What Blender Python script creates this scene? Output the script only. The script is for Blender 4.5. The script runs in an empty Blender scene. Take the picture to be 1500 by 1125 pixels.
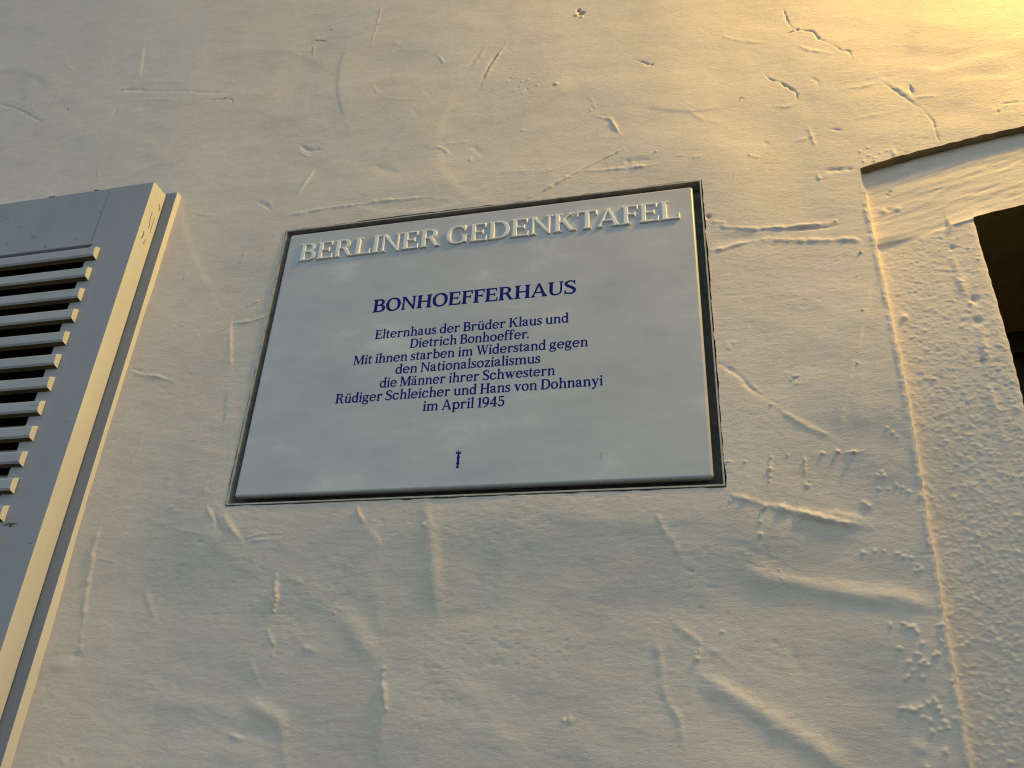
import bpy, math, random
import numpy as np
C = bpy.context.scene.collection
scene = bpy.context.scene
# ------------------------------------------------------------------ camera
Z0 = 2.10                                   # height of the plaque's centre above the pavement
R = ((0.9712, -0.2280, 0.0690), (0.2336, 0.8551, -0.4629), (0.0465, 0.4657, 0.8837))   # columns: right, forward, up
import mathutils
cam = bpy.data.cameras.new('camera'); camo = bpy.data.objects.new('camera', cam); C.objects.link(camo)
cam.sensor_width = 36.0; cam.lens = 36.0 * 1191.2 / 1500.0; cam.clip_start = 0.02; cam.clip_end = 500
M = mathutils.Matrix(((R[0][0], R[0][2], -R[0][1], 0.2953), (R[1][0], R[1][2], -R[1][1], -0.8767),
                      (R[2][0], R[2][2], -R[2][1], -0.5521 + Z0), (0, 0, 0, 1)))
q = M.to_quaternion(); camo.rotation_mode = 'QUATERNION'; camo.rotation_quaternion = q; camo.location = M.to_translation()
scene.camera = camo
# ------------------------------------------------------------------ dusk sky
w = bpy.data.worlds.new('World'); scene.world = w; w.use_nodes = True
nt = w.node_tree; bg = nt.nodes['Background']
sky = nt.nodes.new('ShaderNodeTexSky'); sky.sky_type = 'NISHITA'; sky.sun_disc = False
sky.sun_elevation = math.radians(7.5); sky.sun_rotation = math.radians(0); sky.air_density = 1.0; sky.dust_density = 1.0; sky.ozone_density = 1.0
hs = nt.nodes.new('ShaderNodeHueSaturation'); hs.inputs['Saturation'].default_value = 0.80; hs.inputs['Hue'].default_value = 0.5
nt.links.new(sky.outputs[0], hs.inputs['Color']); nt.links.new(hs.outputs[0], bg.inputs['Color'])
bg.inputs['Strength'].default_value = 0.112
scene.view_settings.view_transform = 'Standard'; scene.view_settings.look = 'None'
scene.view_settings.exposure = 1.33; scene.view_settings.gamma = 1.0
scene.cycles.max_bounces = 6; scene.cycles.filter_width = 1.15

# ------------------------------------------------------------------ helpers
def tag(o, label=None, cat=None, group=None, kind=None):
    for k, v in (('label', label), ('category', cat), ('group', group), ('kind', kind)):
        if v: o[k] = v
    return o
def empty(name, loc, label, cat, group=None):
    o = bpy.data.objects.new(name, None); o.empty_display_size = 0.1; C.objects.link(o); o.location = loc
    return tag(o, label, cat, group)
def link(name, me, mat, parent=None, smooth=False):
    """one mesh object; world coordinates of me are kept when it is parented"""
    for m in (mat if isinstance(mat, (list, tuple)) else [mat]): me.materials.append(m)
    o = bpy.data.objects.new(name, me); C.objects.link(o)
    if parent:
        o.parent = parent; o.matrix_parent_inverse = mathutils.Matrix.Translation(-parent.location)
    if smooth: me.polygons.foreach_set('use_smooth', np.ones(len(me.polygons), bool))
    return o
class MB:
    """collects pieces given in wall coordinates (x right, y into the wall, z up from the plaque's centre)"""
    def __init__(s): s.v = []; s.f = []; s.m = []
    def add(s, V, F, mi=0):
        n = len(s.v); s.v += [tuple(map(float, p)) for p in V]; s.f += [tuple(i + n for i in f) for f in F]
        s.m += list(mi) if isinstance(mi, (list, tuple)) else [mi] * len(F)
    def box(s, x0, x1, y0, y1, z0, z1, bv=0.0, mi=0):
        """box with a small chamfer on every long edge"""
        if bv <= 0:
            V = [(x, y, z) for z in (z0, z1) for y in (y0, y1) for x in (x0, x1)]
            s.add(V, [(0, 1, 3, 2)[::-1], (4, 5, 7, 6), (0, 1, 5, 4), (2, 3, 7, 6)[::-1], (0, 2, 6, 4)[::-1], (1, 3, 7, 5)], mi); return
        import bmesh
        bm = bmesh.new(); bmesh.ops.create_cube(bm, size=1)
        for v in bm.verts: v.co = ((x0 + x1) / 2 + v.co.x * (x1 - x0), (y0 + y1) / 2 + v.co.y * (y1 - y0), (z0 + z1) / 2 + v.co.z * (z1 - z0))
        bmesh.ops.bevel(bm, geom=bm.edges[:], offset=bv, segments=2, affect='EDGES', profile=0.6)
        bm.verts.index_update()
        s.add([v.co[:] for v in bm.verts], [[v.index for v in f.verts] for f in bm.faces], mi); bm.free()
    def grid(s, P, flip=False):
        """P: (n, m, 3) array"""
        n, m = P.shape[:2]; b = len(s.v)
        s.v += [tuple(p) for p in P.reshape(-1, 3).tolist()]
        for i in range(n - 1):
            for j in range(m - 1):
                f = (b + i * m + j, b + i * m + j + 1, b + (i + 1) * m + j + 1, b + (i + 1) * m + j)
                s.f.append(f[::-1] if flip else f); s.m.append(0)
    def build(s, name, mat, parent=None, smooth=False):
        me = bpy.data.meshes.new(name)
        me.from_pydata([(x, y, z + Z0) for x, y, z in s.v], [], s.f); me.update()
        if any(s.m): me.polygons.foreach_set('material_index', s.m)
        return link(name, me, mat, parent, smooth)
def paint_lit_edges(o, slot):
    """faces turned to the lamp get a paler coat, its light painted in"""
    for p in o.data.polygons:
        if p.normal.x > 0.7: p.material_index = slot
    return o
def big_grid(parts, name, mat, parent):
    """parts: list of (P (n,m,3), keep (n-1,m-1) or None) -> one smooth mesh"""
    V = []; F = []; b = 0
    for P, keep in parts:
        n, m = P.shape[:2]
        idx = np.arange(n * m).reshape(n, m) + b
        q = np.stack([idx[:-1, :-1], idx[:-1, 1:], idx[1:, 1:], idx[1:, :-1]], -1)
        q = q.reshape(-1, 4) if keep is None else q[keep]
        V.append(P.reshape(-1, 3)); F.append(q); b += n * m
    V = np.concatenate(V).astype(np.float32); F = np.concatenate(F).astype(np.int32)
    V[:, 2] += Z0
    me = bpy.data.meshes.new(name)
    me.vertices.add(len(V)); me.vertices.foreach_set('co', V.ravel())
    me.loops.add(F.size); me.loops.foreach_set('vertex_index', F.ravel())
    me.polygons.add(len(F)); me.polygons.foreach_set('loop_start', np.arange(0, F.size, 4, dtype=np.int32))
    me.update(calc_edges=True); me.validate()
    return link(name, me, mat, parent, True)

# ------------------------------------------------------------------ materials
def material(name, col, rough=0.6, spec=0.5):
    m = bpy.data.materials.new(name); m.use_nodes = True
    b = m.node_tree.nodes['Principled BSDF']
    b.inputs['Base Color'].default_value = (*col, 1); b.inputs['Roughness'].default_value = rough
    b.inputs['Specular IOR Level'].default_value = spec
    return m
def node(m, t, **kw):
    n = m.node_tree.nodes.new(t)
    for k, v in kw.items():
        if k in n.inputs: n.inputs[k].default_value = v
        else: setattr(n, k, v)
    return n
def coords(m, scale=(1, 1, 1)):
    g = node(m, 'ShaderNodeNewGeometry'); mp = node(m, 'ShaderNodeMapping'); mp.inputs['Scale'].default_value = scale
    m.node_tree.links.new(g.outputs['Position'], mp.inputs['Vector']); return mp.outputs[0]
def noise(m, scale, vec, detail=4, rough=0.55):
    n = node(m, 'ShaderNodeTexNoise'); n.inputs['Scale'].default_value = scale; n.inputs['Detail'].default_value = detail; n.inputs['Roughness'].default_value = rough
    m.node_tree.links.new(vec, n.inputs['Vector']); return n.outputs['Fac']
def ramp(m, fac, stops):
    r = node(m, 'ShaderNodeValToRGB'); e = r.color_ramp.elements
    while len(e) < len(stops): e.new(0.5)
    for el, (p, c) in zip(e, stops): el.position = p; el.color = (*c, 1) if len(c) == 3 else c
    m.node_tree.links.new(fac, r.inputs['Fac']); return r.outputs['Color']
def mix(m, a, b, fac=None, mode='MIX', f=1.0):
    n = node(m, 'ShaderNodeMix'); n.data_type = 'RGBA'; n.blend_type = mode
    n.inputs[0].default_value = f
    for s, v in ((6, a), (7, b)):
        if isinstance(v, tuple): n.inputs[s].default_value = (*v, 1)
        else: m.node_tree.links.new(v, n.inputs[s])
    if fac is not None: m.node_tree.links.new(fac, n.inputs[0])
    return n.outputs[2]
def base(m, col): m.node_tree.links.new(col, m.node_tree.nodes['Principled BSDF'].inputs['Base Color'])
def bump(m, h, dist, strength=1.0, prev=None):
    b = node(m, 'ShaderNodeBump'); b.inputs['Distance'].default_value = dist; b.inputs['Strength'].default_value = strength
    m.node_tree.links.new(h, b.inputs['Height'])
    if prev is not None: m.node_tree.links.new(prev, b.inputs['Normal'])
    m.node_tree.links.new(b.outputs[0], m.node_tree.nodes['Principled BSDF'].inputs['Normal']); return b.outputs[0]
def g3(v): return (v, v, v)

plaster = material('cream_limewash_plaster', (0.78, 0.75, 0.65), 0.88, 0.25)
c1 = ramp(plaster, noise(plaster, 5.0, coords(plaster), 6, 0.6), [(0.3, (0.765, 0.688, 0.640)), (0.7, (0.81, 0.722, 0.66))])
c2 = ramp(plaster, noise(plaster, 60.0, coords(plaster, (0.5, 1, 1.6)), 5, 0.65), [(0.33, (0.93, 0.925, 0.915)), (0.55, (1, 1, 1))])
c3 = ramp(plaster, noise(plaster, 2.2, coords(plaster, (1, 1, 0.6)), 4, 0.6), [(0.3, (0.90, 0.90, 0.905)), (0.62, (1, 1, 1))])
at = node(plaster, 'ShaderNodeAttribute'); at.attribute_name = 'dirt'
base(plaster, mix(plaster, mix(plaster, mix(plaster, c1, c2, mode='MULTIPLY'), c3, mode='MULTIPLY'), (0.10, 0.075, 0.05), at.outputs['Fac']))
n1 = bump(plaster, noise(plaster, 260.0, coords(plaster, (0.5, 1, 1.3)), 6, 0.7), 0.0011, 0.6)
bump(plaster, noise(plaster, 900.0, coords(plaster, (0.6, 1, 1)), 4, 0.7), 0.00045, 0.95, n1)

porcelain = material('white_glazed_porcelain', (0.70, 0.71, 0.73), 0.34, 0.5)
pc = ramp(porcelain, noise(porcelain, 9.0, coords(porcelain, (0.8, 1, 1.5)), 5, 0.62), [(0.30, (0.47, 0.48, 0.54)), (0.46, (0.525, 0.532, 0.583)), (0.57, (0.55, 0.556, 0.60)), (0.68, (0.665, 0.67, 0.70))])
pc2 = ramp(porcelain, noise(porcelain, 55.0, coords(porcelain, (0.35, 1, 2.2)), 4, 0.6), [(0.35, g3(0.955)), (0.65, g3(1.0))])
base(porcelain, mix(porcelain, pc, pc2, mode='MULTIPLY'))
bump(porcelain, noise(porcelain, 60.0, coords(porcelain, (0.25, 1, 1.6)), 4, 0.6), 0.0008, 0.22)
title_glaze = material('white_raised_glaze', (0.84, 0.84, 0.85), 0.38, 0.5)
bump(title_glaze, noise(title_glaze, 160.0, coords(title_glaze), 3), 0.0004, 0.3)
ink = material('cobalt_blue_lettering', (0.008, 0.012, 0.20), 0.6, 0.12)
metal = material('pale_painted_metal', (0.60, 0.585, 0.55), 0.5, 0.5)
base(metal, ramp(metal, noise(metal, 70, coords(metal), 5), [(0.35, (0.36, 0.35, 0.33)), (0.6, (0.53, 0.515, 0.48))]))
mortar = material('dark_recess_mortar', (0.25, 0.25, 0.25), 0.95, 0.1)
base(mortar, ramp(mortar, noise(mortar, 90, coords(mortar), 5), [(0.30, (0.13, 0.12, 0.11)), (0.70, (0.21, 0.205, 0.20))]))
bump(mortar, noise(mortar, 150, coords(mortar), 4), 0.002, 0.7)
paint = material('weathered_grey_white_paint', (0.5, 0.51, 0.54), 0.55, 0.4)
pt = ramp(paint, noise(paint, 14.0, coords(paint, (1, 1, 0.35)), 5, 0.6), [(0.3, (0.315, 0.335, 0.395)), (0.7, (0.36, 0.375, 0.43))])
chip = ramp(paint, noise(paint, 75.0, coords(paint, (0.35, 1, 1)), 5, 0.6), [(0.68, g3(0)), (0.70, g3(1))])
base(paint, mix(paint, pt, (0.06, 0.05, 0.04), chip))
bump(paint, noise(paint, 240.0, coords(paint, (0.3, 1, 1)), 4), 0.0006, 0.22)
slat_paint = material('grey_white_slat_paint', (0.45, 0.46, 0.5), 0.55, 0.4)
sp1 = ramp(slat_paint, noise(slat_paint, 20.0, coords(slat_paint, (0.4, 1, 1)), 5, 0.6), [(0.3, (0.39, 0.405, 0.445)), (0.7, (0.46, 0.47, 0.50))])
sp2 = ramp(slat_paint, noise(slat_paint, 60.0, coords(slat_paint, (0.12, 1, 1.4)), 5, 0.6), [(0.66, g3(0)), (0.69, g3(1))])
base(slat_paint, mix(slat_paint, sp1, (0.09, 0.08, 0.07), sp2))
bump(slat_paint, noise(slat_paint, 200.0, coords(slat_paint, (0.15, 1, 1)), 4), 0.0008, 0.4)
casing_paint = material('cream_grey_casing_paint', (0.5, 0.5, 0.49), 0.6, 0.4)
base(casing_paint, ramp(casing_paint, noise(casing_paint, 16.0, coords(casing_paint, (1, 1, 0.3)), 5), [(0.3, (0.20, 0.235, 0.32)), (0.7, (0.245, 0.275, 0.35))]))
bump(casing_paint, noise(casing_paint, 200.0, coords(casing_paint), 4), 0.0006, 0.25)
lit_edge = material('cream_lit_edge_tone', (0.80, 0.76, 0.67), 0.6, 0.4)  # paler copy of the paint, puts lamp light into the side faces
base(lit_edge, ramp(lit_edge, noise(lit_edge, 18.0, coords(lit_edge, (1, 1, 0.3)), 5), [(0.3, (0.78, 0.76, 0.71)), (0.7, (0.87, 0.845, 0.79))]))
bump(lit_edge, noise(lit_edge, 220.0, coords(lit_edge, (1, 1, 0.4)), 4), 0.0006, 0.25)
under_shade = material('dark_slat_underside_shade', (0.022, 0.015, 0.009), 0.8, 0.2)  # puts the shade under the slats into the colour
base(under_shade, ramp(under_shade, noise(under_shade, 40, coords(under_shade, (0.2, 1, 1)), 4), [(0.3, (0.09, 0.066, 0.034)), (0.7, (0.15, 0.108, 0.055))]))
crackm = material('dirt_in_paint_crack', (0.09, 0.065, 0.04), 0.9, 0.1)
oak = material('dark_stained_oak', (0.035, 0.023, 0.012), 0.6, 0.3)
base(oak, ramp(oak, noise(oak, 30, coords(oak, (3, 1, 0.3)), 5), [(0.3, (0.022, 0.015, 0.008)), (0.7, (0.05, 0.033, 0.017))]))
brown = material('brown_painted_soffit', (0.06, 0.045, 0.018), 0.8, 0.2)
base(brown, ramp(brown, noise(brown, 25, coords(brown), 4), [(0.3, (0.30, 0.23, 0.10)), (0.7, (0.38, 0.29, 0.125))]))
soffit_brown = material('brown_soffit_plaster', (0.19, 0.15, 0.085), 0.9, 0.1)  # darker brown than the wall face, for the arch underside
base(soffit_brown, ramp(soffit_brown, noise(soffit_brown, 45, coords(soffit_brown), 5), [(0.3, (0.20, 0.16, 0.09)), (0.7, (0.34, 0.28, 0.17))]))
gap_dark = material('dark_gap_shade', (0.06, 0.045, 0.022), 0.4, 0.3)
iron = material('black_wrought_iron', (0.03, 0.03, 0.03), 0.5, 0.4)
brass = material('old_brass', (0.30, 0.20, 0.07), 0.35, 0.5); brass.node_tree.nodes['Principled BSDF'].inputs['Metallic'].default_value = 0.9
paving = material('dark_asphalt', (0.05, 0.05, 0.05), 0.9, 0.2)
base(paving, ramp(paving, noise(paving, 3.0, coords(paving), 6), [(0.3, (0.045, 0.045, 0.043)), (0.7, (0.075, 0.07, 0.064))]))

# ------------------------------------------------------------------ plaster relief
rng = np.random.default_rng(11)
LAT = {}
def vnoise(x, z, sx, sz, seed):
    """smooth value noise, about -1..1"""
    if seed not in LAT: LAT[seed] = np.random.default_rng(seed).uniform(-1, 1, (512, 512)).astype(np.float32)
    T = LAT[seed]
    u = np.asarray(x) / sx + 211.3; v = np.asarray(z) / sz + 173.7
    i = np.floor(u).astype(int); j = np.floor(v).astype(int)
    fu = (u - i).astype(np.float32); fv = (v - j).astype(np.float32)
    fu = fu * fu * fu * (fu * (fu * 6 - 15) + 10); fv = fv * fv * fv * (fv * (fv * 6 - 15) + 10)
    i0 = i % 512; i1 = (i + 1) % 512; j0 = j % 512; j1 = (j + 1) % 512
    a = T[i0, j0] * (1 - fu) + T[i1, j0] * fu; b = T[i0, j1] * (1 - fu) + T[i1, j1] * fu
    return a * (1 - fv) + b * fv
FEAT = []
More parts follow.
